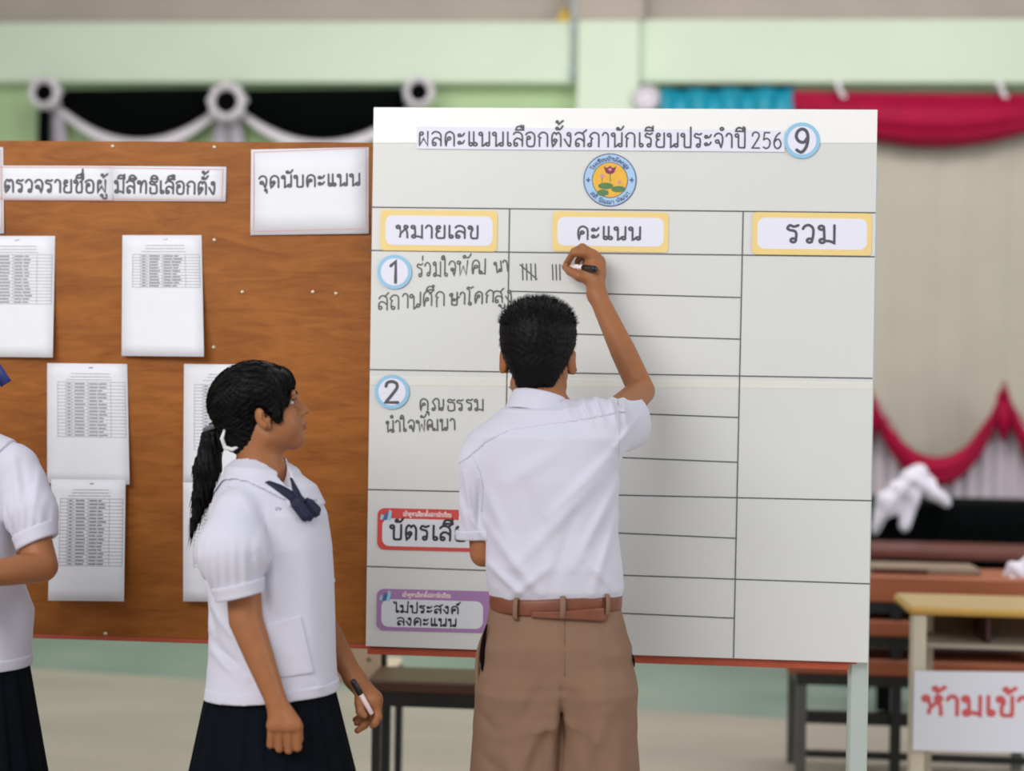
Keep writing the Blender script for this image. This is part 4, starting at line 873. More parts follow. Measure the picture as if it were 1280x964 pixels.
# ------------------------------------------------------------------ people: shared pieces
SKIN = mat('warm_skin', (154, 99, 62), 0.48, 0.05, 40, bump=0.08, bscale=350, spec=0.35, sss=0.03)
LIPS = mat('lip_skin', (136, 72, 62), 0.45, 0.05, 60, spec=0.4)
HAIR = mat('black_hair', (6, 7, 9), 0.55, 0.25, 90, spec=0.16)
SHIRT = mat('white_cotton', (202, 201, 215), 0.8, 0.01, 12, bump=0.12, bscale=500, spec=0.2, sheen=0.15)
EYEW = mat('eye_white', (200, 190, 184), 0.25); IRIS = mat('dark_iris', (30, 20, 16), 0.15)
def head_frame(yaw, pitch, tilt=0.0):
    """columns: right, forward, up"""
    M = Matrix.Rotation(yaw, 3, 'Z') @ Matrix.Rotation(pitch, 3, 'X') @ Matrix.Rotation(tilt, 3, 'Y'); return np.array(M)
def head_field(chin=-0.092, ey=0.0, ez=0.0, es=1.0):
    F = Field()
    F.u(prim_ell((0, -.014, .045), (.072, .090, .074)), 0)
    F.u(prim_ell((0, .030, -.015), (.060, .058, .080)), .03)
    F.u(prim_cone((0, .066, chin), (0, .064, chin + .01), .020, .022), .03)
    for s in (-1, 1):
        F.u(prim_cone((s*.046, .004, -.062), (s*.006, .062, chin), .020, .018), .03)
        F.u(prim_ell((s*.034, .055, -.040), (.026, .027, .034)), .03)
        F.u(prim_ell((s*.030, .084, .030), (.026, .010, .009)), .014)          # brow ridge
    for s in (-1, 1): F.s(prim_ell((s*.031, .096, .010), (.019, .016, .011)), .012)
    F.u(prim_cone((0, .086, .018), (0, .102, -.014), .007, .009), .016)
    F.u(prim_ell((0, .107, -.021), (.011, .010, .009)), .010)
    for s in (-1, 1):
        F.u(prim_ell((s*.012, .097, -.025), (.008, .009, .007)), .007)
        F.s(prim_ell((s*.0055, .104, -.0305), (.003, .005, .003)), .003)
        F.u(prim_ell((s*.031, .081, .0185), (.017, .010, .0045)), .006)        # upper lid
        F.u(prim_ell((s*.031, .081, .0005), (.016, .009, .004)), .006)
    F.u(prim_ell((0, .092, -.045), (.016, .010, .012)), .012)
    F.u(prim_ell((0, .0965, -.0515), (.021, .0095, .0062)), .006)
    F.u(prim_ell((0, .0945, -.0615), (.018, .0095, .0066)), .006)
    F.s(prim_ell((0, .106, -.0565), (.023, .010, .0016)), .003)
    F.s(prim_ell((0, .104, -.0745), (.014, .012, .005)), .008)
    for s in (-1, 1):
        th = s*0.30; th = s*0.6; R = np.array(Matrix.Rotation(-th, 3, 'Z') @ Matrix.Rotation(0.18, 3, 'X'))
        F.u(prim_ell((s*.081, ey - .016, ez - .004), (.0085, .0195*es, .032*es), R), .006)
        F.s(prim_ell((s*.088, ey - .006, ez - .004), (.006, .010*es, .017*es), R), .005)
        F.u(prim_ell((s*.076, ey, ez - .010), (.006, .006, .008)), .004)
        F.u(prim_ell((s*.0745, ey - .004, ez - .026), (.006, .009, .009)), .006)
    return F
HEADS = {}
def add_head(F, o, M, sc, chin=-0.092, k=0.02, **kw):
    h = head_field(chin, **kw); fn = xform(lambda P: h(P), o, M)
    F.u(lambda P: sc*h(((P - o) @ M)/sc), k); return h
def lips_pick(o, M, sc):
    def f(C):
        q = ((C - o) @ M)/sc
        return (((q[:, 0]/.0215)**2 + ((q[:, 2] + .0565)/.0115)**2 < 1) & (q[:, 1] > .085)).astype(int)
    return f
def add_face_parts(body, o, M, sc, brow=True):
    L = lambda p: o + M @ (np.array(p)*sc)
    for s in (-1, 1):
        mb = MB(); c = np.array((s*.0300, .0745, .0090)); R = .0122; rows = []
        for j in range(13):
            th = math.pi*j/12
            rows.append([L(c + R*np.array((math.sin(th)*math.cos(a), math.cos(th), math.sin(th)*math.sin(a)))) for a in np.linspace(0, 2*math.pi, 25)[:-1]])
        mb.grid(np.array(rows), 0, True)
        for i, f in enumerate(mb.f):
            if i < 24*3: mb.m[i] = 1
        obj('eye', mb, [EYEW, IRIS], body, True)
        mb = MB(); pts = [L((s*(.016 + .030*t), .0955 - .017*t*t, .0275 + .006*math.sin(math.pi*min(1, t*1.1)))) for t in np.linspace(0, 1, 9)]
        mb.tube(pts, [sc*.0028*(1 - 0.6*t) for t in np.linspace(0, 1, 9)], 8); obj('eyebrow', mb, HAIR, body, True)
        mb = MB(); pts = [L((s*(.016 + .030*t), .0905 - .010*t*t, .0115 + .0065*math.sin(math.pi*t))) for t in np.linspace(0, 1, 9)]
        mb.tube(pts, sc*.0011, 6); obj('eyelash', mb, HAIR, body, True)
def finger(F, pts, rs, k=.004):
    for i in range(len(pts)-1): F.u(prim_cone(pts[i], pts[i+1], rs[i], rs[i+1]), k if i else k*2)
def blades(mb, base, direc, length, width, seg=3, F=None, lift=0.001, mi=0):
    """short strands of hair starting at base and running along direc; F keeps them on a surface"""
    P = base.copy(); rows = [P.copy()]; st = length/seg
    for s in range(seg):
        d = direc(P) if callable(direc) else direc
        P = P + d*st[:, None]
        if F is not None:
            n = grad(F, P); P = P - n*(F(P) - lift)[:, None]
        rows.append(P.copy())
    rows = np.stack(rows, 1); N = len(P)
    side = np.cross(rows[:, 1]-rows[:, 0], RNG.normal(size=(N, 3))); side /= np.linalg.norm(side, axis=1)[:, None] + 1e-9
    vs = []; fs = []
    for i in range(N):
        b = len(vs)
        for s in range(seg+1):
            w = width*(1 - 0.85*(s/seg)); vs += [rows[i, s]-side[i]*w/2, rows[i, s]+side[i]*w/2]
        fs += [(b+2*s, b+2*s+1, b+2*s+3, b+2*s+2) for s in range(seg)]
    mb.add(vs, fs, mi)
def legs(F, hipL, hipR, Y, floor=0.0, fwd=(0, 1, 0)):
    fwd = np.array(fwd, float)
    for h in (hipL, hipR):
        h = np.array(h, float); h = h - [0, 0, .02]; kn = np.array([h[0], h[1], h[2]*0.52 + 0.02]); an = np.array([h[0], h[1], .085])
        F.u(prim_cone(h, kn, .064, .048), .03); F.u(prim_cone(kn, an, .052, .034), .03)
        F.u(prim_cone(an + [0, 0, -.045], an + [0, 0, -.05] + fwd*.13, .034, .026), .02)
def shoes(parent, hips, fwd, m, name='shoe'):
    fwd = np.array(fwd, float)
    for h in hips:
        a = np.array([h[0], h[1], 0.0]); F = Field()
        F.u(prim_cone(a + [0, 0, .05] - fwd*.03, a + [0, 0, .042] + fwd*.15, .046, .042), .02); F.u(prim_cone(a + [0, 0, .05], a + [0, 0, .11], .048, .044), .02)
        F.i(prim_plane((0, 0, 0.002), (0, 0, -1)))
        sdf_obj(name, F, a - [.3, .3, .02], a + [.3, .3, .2], .008, m, parent, 1)

# ------------------------------------------------------------------ the boy writing on the board
BYY = 3.26
t = thing('person', 'boy in white shirt and khaki shorts, back turned, writing on the score board', 'person', (A(690, 700, BYY)[0], BYY, 0))
boy = t
ho = A(673, 449, 3.31); hM = head_frame(math.radians(-3), math.radians(4)); hs = 0.93
B = Field()
add_head(B, ho, hM, hs)
neckT = ho + hM @ np.array([0, -.018, -.05])*hs; neckB = A(677, 525, 3.285)
B.u(prim_cone(neckT, neckB, .051, .056), .02)
shL, shR = A(603, 572, BYY), A(752, 536, BYY)
B.u(prim_cone(neckB, shL + [.02, 0, .0], .05, .036), .04); B.u(prim_cone(neckB, shR + [-.02, 0, 0], .05, .036), .04)
tl_ = lambda y, xl, xr, ry, dy=0: (A(0, y, BYY)[2] if False else A((xl+xr)/2, y, BYY)[2], A((xl+xr)/2, y, BYY)[0], BYY + dy, PX((xr-xl)/2, BYY), ry)
B.u(prim_loft([tl_(545, 612, 752, .075), tl_(620, 618, 750, .085), tl_(735, 628, 760, .08), tl_(800, 622, 772, .085), tl_(850, 622, 776, .085)]), .03)
elR, wrR = A(802, 489, 3.51), A(746, 368, 3.618)
B.u(prim_chain([shR, elR, elR*.6 + wrR*.4, wrR], [.040, .031, .030, .0215]), .02)
elL, wrL = A(604, 692, 3.27), A(640, 690, 3.50)
B.u(prim_chain([shL, elL, wrL], [.038, .029, .021]), .02)
# left hand, hidden in front of the body, loosely closed
hl = wrL + np.array([.02, .045, .0]); B.u(prim_cone(wrL, hl, .021, .026), .015)
for i in range(4):
    b = hl + np.array([.012, .02, .024 - .016*i]); finger(B, [b, b + [.018, .022, -.002], b + [.032, .005, -.004], b + [.026, -.012, -.004]], [.0085, .008, .0075, .0065])
finger(B, [wrL + [.0, .02, .02], hl + [.005, .012, .035], hl + [.022, .022, .03]], [.011, .009, .008])
# right hand holding the marker against the board
HB = lambda x, y, Y: A(690 + x/12.68, 290 + y/12.68, Y)
palm = HB(665, 560, 3.640)
B.u(prim_cone(wrR, palm, .0215, .024), .015); B.u(prim_cone(HB(720, 470, 3.640), HB(640, 390, 3.640), .0185, .0165), .014)
B.u(prim_cone(HB(700, 640, 3.632), HB(560, 640, 3.632), .021, .017), .016)
finger(B, [HB(655, 400, 3.632), HB(500, 330, 3.624), HB(345, 330, 3.634), HB(225, 500, 3.664)], [.0125, .0105, .0095, .0072])                   # index
finger(B, [HB(650, 360, 3.645), HB(480, 245, 3.650), HB(350, 310, 3.668), HB(260, 480, 3.676)], [.0115, .0098, .0088, .0070])                   # middle
finger(B, [HB(690, 390, 3.660), HB(560, 310, 3.672), HB(450, 390, 3.684), HB(400, 480, 3.682)], [.0105, .0092, .0082, .0070])                   # ring
finger(B, [HB(720, 440, 3.668), HB(640, 380, 3.684), HB(560, 440, 3.688), HB(520, 500, 3.684)], [.0095, .0082, .0075, .0065])                   # little
finger(B, [HB(640, 760, 3.628), HB(430, 700, 3.622), HB(285, 625, 3.640), HB(205, 560, 3.662)], [.0165, .0125, .0100, .0080])                   # thumb
hips = [A(655, 860, BYY), A(735, 860, BYY)]
for h in hips: h[2] = 0.80
legs(B, hips[0], hips[1], BYY)
lo = np.array([A(560, 900, 3.0)[0], 2.9, 0.0]); hi = np.array([A(850, 300, 3.7)[0], 3.75, 1.72])
body = sdf_obj('body', B, lo, hi, .0032, [SKIN, LIPS], t, 1, lips_pick(ho, hM, hs))
add_face_parts(body, ho, hM, hs)
# hair: crew cut, faded at the nape
HF = Field(); hx = lambda fn: (lambda P: hs*fn(((P - ho) @ hM)/hs))
HF.u(hx(prim_ell((0, -.012, .062), (.086, .100, .078))), 0)
HF.u(hx(prim_ell((0, -.020, .030), (.0835, .090, .078))), .02)
HF.u(hx(prim_ell((0, -.010, .084), (.083, .092, .056))), .02)
HF.u(hx(prim_cone((.014, -.056, -.005), (.012, -.048, -.048), .045, .036)), .02); HF.u(hx(prim_cone((-.014, -.056, -.005), (-.012, -.048, -.048), .045, .036)), .02)
HF.s(hx(lambda q: np.maximum(-(q[:, 1] - .055 - .2*(q[:, 2] - .06)), q[:, 2] - .085)), .01)
for s in (-1, 1): HF.s(hx(prim_ell((s*.085, .0, -.022), (.022, .040, .050))), .010)
HF.s(hx(lambda q: q[:, 2] + .060 + 0.25*np.maximum(0, .02 - np.abs(q[:, 0])) - 1.0*np.abs(q[:, 0])*0 - .35*np.maximum(0, np.abs(q[:, 0]) - .02)*-1 - 0*q[:, 1]), .01)
rr = np.random.default_rng(3)
HF.d(lambda P: .0016*np.sin(P[:, 0]*420 + 3*np.sin(P[:, 2]*160))*np.sin(P[:, 1]*380 + P[:, 2]*260))
v, f = net(HF, ho - .17, ho + .2, .003); v = relax(v, f, 1)
mb = MB(); mb.add(v, f.tolist()); 
idx = rr.choice(len(v), 9000); P0 = v[idx]; N0 = grad(HF, P0); up = hM[:, 2]; top = np.clip(((P0-ho) @ up)/.1, -.6, 1.2)
D0 = N0*(0.55 + 0.35*np.maximum(top, 0))[:, None] + np.array([0, 0, 1.0])*np.where(top > .7, .5, -.75)[:, None] + rr.normal(0, .22, P0.shape); D0 /= np.linalg.norm(D0, axis=1)[:, None]
blades(mb, P0 - N0*.002, D0, np.where(top > .75, .012, .0065)*rr.uniform(.7, 1.2, len(P0)), .0011, 2)
obj('hair', mb, HAIR, t, True)
# shirt
S = Field()
S.u(prim_loft([tl_(515, 628, 735, .070, .015), tl_(545, 592, 772, .100), tl_(600, 599, 773, .112), tl_(660, 604, 772, .112), tl_(705, 603, 778, .118), tl_(733, 608, 780, .112), tl_(748, 612, 776, .100), tl_(764, 616, 773, .095)]), .0)
S.u(prim_cone(neckB + [-.01, .0, -.020], shL + [.012, 0, .002], .052, .048), .05); S.u(prim_cone(neckB + [.01, 0, -.016], shR + [-.015, 0, .004], .052, .050), .05)
cL0, cL1 = A(596, 585, 3.255), A(592, 674, 3.27)
S.u(prim_cone(cL0, cL1, .046, .0375), .03)
S.i(lambda P: np.maximum(prim_plane(cL1 + [0, 0, -.004], (-.05, .0, -1))(P), prim_plane(A(611, 690, 3.27), (1, 0, 0))(P)*1.0) if False else prim_plane((0, 0, -10), (0, 0, -1))(P), 0)
hemR = A(786, 521, 3.44)
sl = Field().u(prim_cone(shR, hemR, .052, .056), 0).u(prim_cone(shR + [0, 0, -.02], hemR + [.008, 0, -.025], .050, .046), .02).i(prim_plane(hemR, (hemR - shR) + np.array([.06, 0, .01])), .003)
S.u(sl, .03)
fs = folds([(770,560,690,640,6.5,8.6), (768,575,650,700,7.9,8.6), (775,600,720,700,6.5,7.8), (772,640,742,735,5.8,6.9), (610,650,680,735,7.2,8.6), (606,600,650,690,8.7,6.9), (614,700,660,738,5.1,8.6), (690,700,640,742,5.8,6.9),
            (735,690,770,735,5.8,6.9), (700,560,640,600,10.1,5.2), (725,492,742,530,2.9,8.6), (742,490,756,528,2.9,8.6), (760,488,772,530,2.9,7.8), (778,492,784,532,2.9,6.9), (706,500,716,524,2.9,5.2), (800,520,770,556,3.6,6.9),
            (584,590,592,640,3.6,6.9), (602,600,600,660,2.9,-6.9), (588,640,606,668,4.3,6.9), (575,620,590,668,3.6,5.2), (660,600,690,680,8.7,-5.2), (720,640,690,735,7.2,-5.2)], BYY)
S.d(lambda P: fs(P)*np.clip((3.42 - P[:, 1])*8, 0, 1))
neck_cut = prim_cone(neckT, neckB + [0, 0, -.01], .054, .060)
ring = Field().u(prim_plane(cL1, (.06, 0, -1)), 0)
def shirt_cut(P):
    """below the left cuff only the torso goes on"""
    zc = cL1[2]; xs = A(609, 690, BYY)[0]
    return np.maximum(P[:, 2] - zc - (P[:, 0]-cL1[0])*.06, P[:, 0] - xs)
S2 = Field().u(S, 0).s(shirt_cut, .003).s(neck_cut, .004).s(prim_cone(shL, elL + [0, 0, -.03], .034, .031), .003) if False else Field().u(S, 0).s(shirt_cut, .003).s(neck_cut, .004)
pocketL = prim_cone(cL1 + [0, 0, .03], cL1 + [0, 0, -.05], .033, .033); S2.s(pocketL, .002)
S2.s(prim_cone(hemR + (shR-hemR)*.25, hemR + (hemR-shR)*.5, .044, .050), .003)
S2.i(prim_plane(A(690, 762, BYY), (0, 0, -1)), 0)
lo = np.array([A(555, 700, 3.0)[0], 3.05, A(690, 770, BYY)[2]]); hi = np.array([A(835, 700, 3.6)[0], 3.56, A(690, 465, BYY)[2]])
shirt = sdf_obj('shirt', S2, lo, hi, .0036, SHIRT, t, 1)
# yoke, cuff bands
yk = applique(S, prism([(560, 470), (840, 470), (840, 510), (774, 516), (735, 524), (690, 530), (640, 537), (612, 552), (588, 572), (560, 590)], BYY), .0022, .001)
yk.i(lambda P: P[:, 1] - BYY - .01, .0).s(neck_cut, .002).s(prim_plane(shR + (hemR-shR)*.30, -(hemR-shR)), .0)
sdf_obj('yoke', yk, lo, hi, .0034, SHIRT, shirt, 1)
cf = applique(S, lambda P: np.maximum(np.abs((P - cL1) @ np.array([-.06, 0, .998]) - .011) - .011, P[:, 0] - A(612, 690, BYY)[0]), .002, .004)
cf.s(pocketL, .002)
sdf_obj('cuff', cf, cL1 - .08, cL1 + .08, .003, SHIRT, shirt, 1)
# seams
def seam(name, pts, Y0, S, m, parent, r=.0011):
    mb = MB(); q = []
    for (x, y) in smooth_path(pts, 6):
        d = ray(x, y); o = np.array([0, 0, CAM_H]); ts = np.linspace((Y0-.35)/d[1], (Y0+.3)/d[1], 420); P = o + ts[:, None]*d; s_ = S(P); k = np.argmax(s_ < 0)
        if s_[k] < 0: q.append(P[k] - d*.0002)
    if len(q) > 2: mb.tube(q, r, 6); obj(name, mb, m, parent, True)
SEAM = mat('seam_thread', (178, 178, 192), 0.9)
seam('armhole_seam', [(771, 489), (774, 520), (774, 550), (773, 571)], BYY, S, SEAM, shirt); seam('armhole_seam', [(588, 566), (600, 590), (604, 615), (602, 640)], BYY, S, SEAM, shirt)
# collar: folded band round the neck
ax = np.array([.18, .10, 1.0]); ax /= np.linalg.norm(ax)
u_ = np.array([1.0, 0, 0]) - ax*ax[0]; u_ /= np.linalg.norm(u_); w_ = np.cross(ax, u_)
cb = A(674, 508, 3.287); mb = MB(); rows = []
prof = [(.062, .060, -.012), (.0605, .058, .010), (.0585, .056, .028), (.060, .058, .0325), (.0635, .062, .030), (.0675, .067, .010), (.072, .073, -.010), (.0725, .0735, -.0135), (.069, .070, -.013)]
for (rx, ry, h) in prof:
    row = []
    for a in np.linspace(-math.pi/2 - 2.75, -math.pi/2 + 2.75, 61):
        k = (math.cos(a + math.pi/2) - 1)*-.5; row.append(cb + u_*rx*math.cos(a) + w_*ry*math.sin(a) + ax*(h - .018*k))
    rows.append(row)
mb.grid(np.array(rows)); obj('collar', mb, SHIRT, shirt, True, sub=1)
# shorts
KHAKI = mat('khaki_twill', (133, 104, 86), 0.85, 0.05, 10, bump=0.15, bscale=420, spec=0.15)
K = Field()
tk = lambda y, xl, xr, ry, dy=0: tl_(y, xl, xr, ry, dy)
K.u(prim_loft([tk(745, 615, 773, .098), tk(765, 611, 778, .104), tk(800, 604, 787, .118), tk(845, 603, 789, .116), tk(885, 616, 776, .090)]), 0)
K.u(prim_loft([tk(825, 622, 690, .070), tk(860, 597, 708, .112), tk(900, 592, 710, .114), tk(964, 587, 711, .117), tk(1030, 582, 710, .118)]), .06)
K.u(prim_loft([tk(825, 722, 772, .070), tk(860, 702, 793, .112), tk(900, 700, 795, .114), tk(964, 700, 800, .117), tk(1030, 703, 804, .118)]), .06)
crx = A(706, 840, BYY)[0]
K.s(lambda P: np.maximum(np.abs(P[:, 0] - crx - .02*(P[:, 2] - .8)) + .014 - .0145*np.clip((A(0, 800, BYY)[2] - P[:, 2])/.10, 0, 1), (P[:, 1] - BYY + .07)), .014)
kf = folds([(706,765,706,850,2.7,-3.5), (706,850,706,964,8.1,-7.5), (647,762,648,792,1.8,-2.0), (756,762,757,795,1.8,-2.0), (690,830,650,900,9.0,-6.0), (700,860,690,960,8.1,9.0), (722,860,745,960,9.9,-9.0), (760,880,720,964,9.0,7.5),
            (640,930,660,1000,8.1,7.5), (600,880,625,900,6.3,-6.0), (605,930,640,958,7.2,-6.0), (612,840,600,900,6.3,4.5), (770,780,790,860,8.1,6.0), (745,800,760,870,12.6,6.0), (660,790,640,860,14.4,6.0), (690,880,655,945,7.2,6.0), (675,910,665,985,6.3,-6.0), (780,900,770,985,9.0,6.0)], BYY)
K.d(lambda P: kf(P)*np.clip((3.24 - P[:, 1])*10, 0, 1))
zb = A(690, 1024, BYY)[2]; zt_ = A(690, 747, BYY)[2]
K.i(prim_plane((0, 0, zt_), (.0, 0, 1)), 0).i(prim_plane((0, 0, zb), (0, 0, -1)), 0)
for h in hips: K.s(prim_cone((h[0], h[1], zb - .1), (h[0], h[1], zb + .05), .085, .07), .004)
lo = np.array([A(565, 900, 3.1)[0], 3.06, zb - .02]); hi = np.array([A(825, 900, 3.3)[0], 3.5, zt_ + .02])
shorts = sdf_obj('shorts', K, lo, hi, .0038, KHAKI, t, 1)
KS = mat('khaki_seam', (112, 86, 66), 0.9)
seam('back_seam', [(706, 764), (706, 800), (706, 845)], BYY, K, KS, shorts, .0012); seam('dart', [(648, 764), (648.5, 792)], BYY, K, KS, shorts, .0010); seam('dart', [(757, 764), (758, 796)], BYY, K, KS, shorts, .0010)
mb = MB()
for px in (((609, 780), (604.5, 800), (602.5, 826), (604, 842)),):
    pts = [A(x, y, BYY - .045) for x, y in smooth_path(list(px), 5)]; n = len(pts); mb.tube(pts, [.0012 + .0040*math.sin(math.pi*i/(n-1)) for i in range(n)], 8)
obj('pocket_opening', mb, mat('painted_pocket_shade', (20, 15, 14), 0.95, spec=.05), shorts, True)  # near-black tube paints in the shade inside the gaping pocket
mb = MB(); pts = [A(x, y, BYY - .03) for x, y in smooth_path([(604, 792), (598.5, 812), (596.5, 838), (597, 862), (595, 884)], 5)]; n = len(pts); mb.tube(pts, [.002 + .0032*math.sin(math.pi*i/(n-1)) for i in range(n)], 8); obj('pocket_lip', mb, KHAKI, shorts, True)
mb = MB(); pts = [A(x, y, BYY - .02) for x, y in ((790.5, 818), (792, 826), (793, 834))]; mb.tube(pts, [.001, .003, .001], 8); obj('pocket_opening', mb, mat('painted_pocket_shade', (20, 15, 14)), shorts, True)  # right pocket, its inner shade painted in the same near-black
# belt following the waist
LEA = mat('brown_leather', (118, 66, 44), 0.42, 0.12, 30, bump=0.1, bscale=120, spec=0.5)
c0 = tk(750, 614, 775, .104); mb = MB(); rows = []
def belt_pt(a, h, out=0.0):
    rx, ry = c0[3] + .003 + out, c0[4] + .003 + out; x = rx*math.cos(a); y = ry*math.sin(a)
    return np.array([c0[1] + x, c0[2] + y, c0[0] + h + .035*x - .006*math.cos(3*a)*0.5])
for h, o in ((-.0165, -.004), (-.0170, 0), (-.012, .0018), (.012, .0018), (.0170, 0), (.0165, -.004)):
    rows.append([belt_pt(a, h, o) for a in np.linspace(0, 2*math.pi, 73)[:-1]])
mb.grid(np.array(rows), 0, True); belt = obj('belt', mb, LEA, t, True)
def ang(px): return -math.acos(max(-1, min(1, (A(px, 750, BYY)[0] - c0[1])/(c0[3] + .003))))
mb = MB(); rows = []
a0, a1 = ang(668), ang(758)
for j in range(7):
    v = j/6 - .5; row = []
    for i in range(25):
        s = i/24; w = .010 + .019*s**1.6; 
        if s > .9: w *= math.sqrt(max(0.02, 1 - ((s-.9)/.1)**2*.75))
        row.append(belt_pt(a0 + (a1-a0)*s, -.012 - .0115*s + w*v*1.15, .0035 + .003*math.sin(s*3)))
    rows.append(row)
mb.grid(np.array(rows)); obj('belt_end', mb, LEA, belt, True, solid=.003)
for px in (651, 706, 757):
    mb = MB(); a = ang(px); d = .0052/c0[3]; rows = []
    for h, o in ((-.026, .001), (-.021, .0085), (0, .0095), (.017, .0075), (.022, .001)): rows.append([belt_pt(a - d, h, o), belt_pt(a, h, o + .001), belt_pt(a + d, h, o)])
    mb.grid(np.array(rows)); obj('belt_loop', mb, KHAKI, shorts, True, solid=.0025)
shoes(t, hips, (0, 1, 0), mat('black_shoe', (22, 20, 20), 0.35))
# marker in the raised hand
tip, m1, end = HB(150, 530, BY - .0015), HB(205, 533, 3.688), HB(690, 590, 3.585)
dr = (end - tip)/np.linalg.norm(end - tip); ln = np.linalg.norm(end - tip)
pt = thing('marker', 'black-capped red and white marker in the boy hand, its tip on the board', 'marker', tip, 'felt-tip markers')
mb = MB(); mb.tube([tip, tip + dr*.006], [.0012, .0025], 10); obj('nib', mb, mat('black_felt', (20, 20, 20), 0.9), pt, True)
mb = MB(); mb.tube([tip + dr*.006, tip + dr*.016, tip + dr*.024, tip + dr*(ln*.68)], [.0034, .0048, .0068, .0072], 16)
def barrel(n):
    m = bpy.data.materials.new(n); m.use_nodes = True; nt = m.node_tree; b = nt.nodes['Principled BSDF']; b.inputs['Roughness'].default_value = .3
    x = nt.nodes.new('ShaderNodeTexNoise'); x.inputs['Scale'].default_value = 90; r = nt.nodes.new('ShaderNodeValToRGB'); r.color_ramp.interpolation = 'CONSTANT'
    r.color_ramp.elements[0].color = (lin(236), lin(228), lin(232), 1); r.color_ramp.elements[1].color = (lin(216), lin(70), lin(52), 1); r.color_ramp.elements[1].position = .52
    tc = nt.nodes.new('ShaderNodeTexCoord'); nt.links.new(tc.outputs['Object'], x.inputs['Vector']); nt.links.new(x.outputs['Fac'], r.inputs[0]); nt.links.new(r.outputs[0], b.inputs['Base Color']); return m
BAR = barrel('red_white_barrel'); BCAP = mat('black_plastic', (26, 22, 24), 0.3)
obj('barrel', mb, BAR, pt, True)
mb = MB(); mb.tube([tip + dr*(ln*.655), tip + dr*(ln*.665), tip + dr*(ln*.97), tip + dr*ln], [.0068, .0082, .0082, .0064], 18); obj('cap', mb, BCAP, pt, True)
# ------------------------------------------------------------------ the girl with the ponytail
NAVYC = mat('navy_cloth', (10, 15, 22), 0.85, 0.12, 10, bump=0.1, bscale=400, spec=0.08)
GY = 3.15
t = thing('person', 'girl with long black ponytail in white blouse and navy skirt, looking up at the board', 'person', (A(340, 900, GY)[0], GY, 0))
girl = t
gM = head_frame(math.radians(-90 + 13), math.radians(13)); go = A(327.5, 515, GY); gs = .83
Gf = Field(); add_head(Gf, go, gM, gs, -.081, ey=.013, ez=-.010, es=.88)
Lg = lambda p: go + gM @ (np.array(p)*gs)
nT, nB = Lg((0, -.022, -.045)), A(326, 590, GY + .005)
Gf.u(prim_cone(nT, nB, .045, .050), .02)
rot = math.radians(62)                                   # the torso is turned toward the camera by about a quarter
gsR, gsL = A(297, 640, 3.035), A(350, 632, 3.275)         # shoulders: near, far
Gf.u(prim_cone(nB + [0, 0, -.012], gsR + [.012, .03, -.012], .042, .030), .03); Gf.u(prim_cone(nB + [0, 0, -.012], gsL + [0, -.02, -.012], .042, .030), .03)
tg = lambda y, xl, xr, rd, dy=0: (A((xl+xr)/2, y, GY)[2], A((xl+xr)/2, y, GY)[0], GY + dy, PX((xr-xl)/2, GY), rd)
Gf.u(prim_loft([tg(620, 282, 385, .085), tg(680, 268, 402, .105), tg(760, 275, 402, .095), tg(860, 262, 415, .115), tg(900, 262, 415, .115)]), .03)
elR, wrR = A(307, 775, 3.01), A(345, 876, 2.995)
Gf.u(prim_chain([gsR + [.002, .006, -.015], elR, elR*.55 + wrR*.45, wrR], [.036, .034, .029, .0215]), .015)
# near hand: back of the hand toward us, fingers curled
kn = [A(x, y, 2.985) for x, y in ((340, 908), (350, 911), (361, 911), (371, 908))]
Gf.u(prim_cone(wrR, A(348, 902, 2.990), .0195, .0205), .006); Gf.u(prim_cone(wrR + [.003, 0, -.004], A(363, 903, 2.990), .0185, .0200), .006)
Gf.u(prim_cone(kn[0], kn[3], .0105, .0105), .012)
for i, (k_, x, y) in enumerate(zip(kn, (338.5, 349.3, 360.7, 371.8), (931, 936, 938, 935))):
    p1 = A(x, y, 2.992); finger(Gf, [k_, p1, A(x + 1, y - 1, 3.010), A(x + .5, y - 12, 3.020)], [.0092, .0086, .0080, .0072], .0012)
finger(Gf, [A(357, 892, 3.005), A(372, 908, 3.022), A(373, 924, 3.026), A(369, 935, 3.022)], [.013, .0108, .0096, .008])
# far arm and the hand with the marker
elL, wrL = A(396, 770, 3.29), A(443, 848, 3.24)
Gf.u(prim_chain([gsL + [0, 0, -.012], elL, elL*.5 + wrL*.5, wrL], [.036, .034, .028, .0205]), .015)
H2 = lambda x, y, Y: A(420 + x/5.24, 780 + y/5.24, Y)
Gf.u(prim_cone(wrL, H2(225, 490, 3.225), .0215, .023), .014); Gf.u(prim_cone(H2(250, 500, 3.215), H2(200, 520, 3.245), .019, .019), .012)
finger(Gf, [H2(265, 540, 3.212), H2(275, 610, 3.205), H2(255, 650, 3.200), H2(238, 668, 3.200)], [.0105, .0092, .0080, .0066])
finger(Gf, [H2(245, 560, 3.226), H2(225, 625, 3.222), H2(185, 665, 3.216), H2(140, 700, 3.212)], [.0105, .0092, .0082, .0068])
finger(Gf, [H2(225, 560, 3.242), H2(200, 625, 3.246), H2(165, 640, 3.236), H2(135, 650, 3.228)], [.0100, .0088, .0080, .0068])
finger(Gf, [H2(200, 550, 3.256), H2(175, 605, 3.262), H2(145, 622, 3.254), H2(125, 628, 3.246)], [.0092, .0080, .0074, .0064])
finger(Gf, [H2(160, 440, 3.212), H2(155, 520, 3.196), H2(160, 575, 3.190), H2(185, 600, 3.188)], [.0135, .0110, .0095, .0080])
ghips = [A(338, 900, GY - .045), A(342, 900, GY + .05)]
for h in ghips: h[2] = .74
legs(Gf, ghips[0], ghips[1], GY, fwd=(1, -.2, 0))
lo = np.array([A(225, 900, 2.9)[0], 2.9, 0.0]); hi = np.array([A(490, 430, 3.3)[0], 3.40, A(330, 440, GY)[2]])
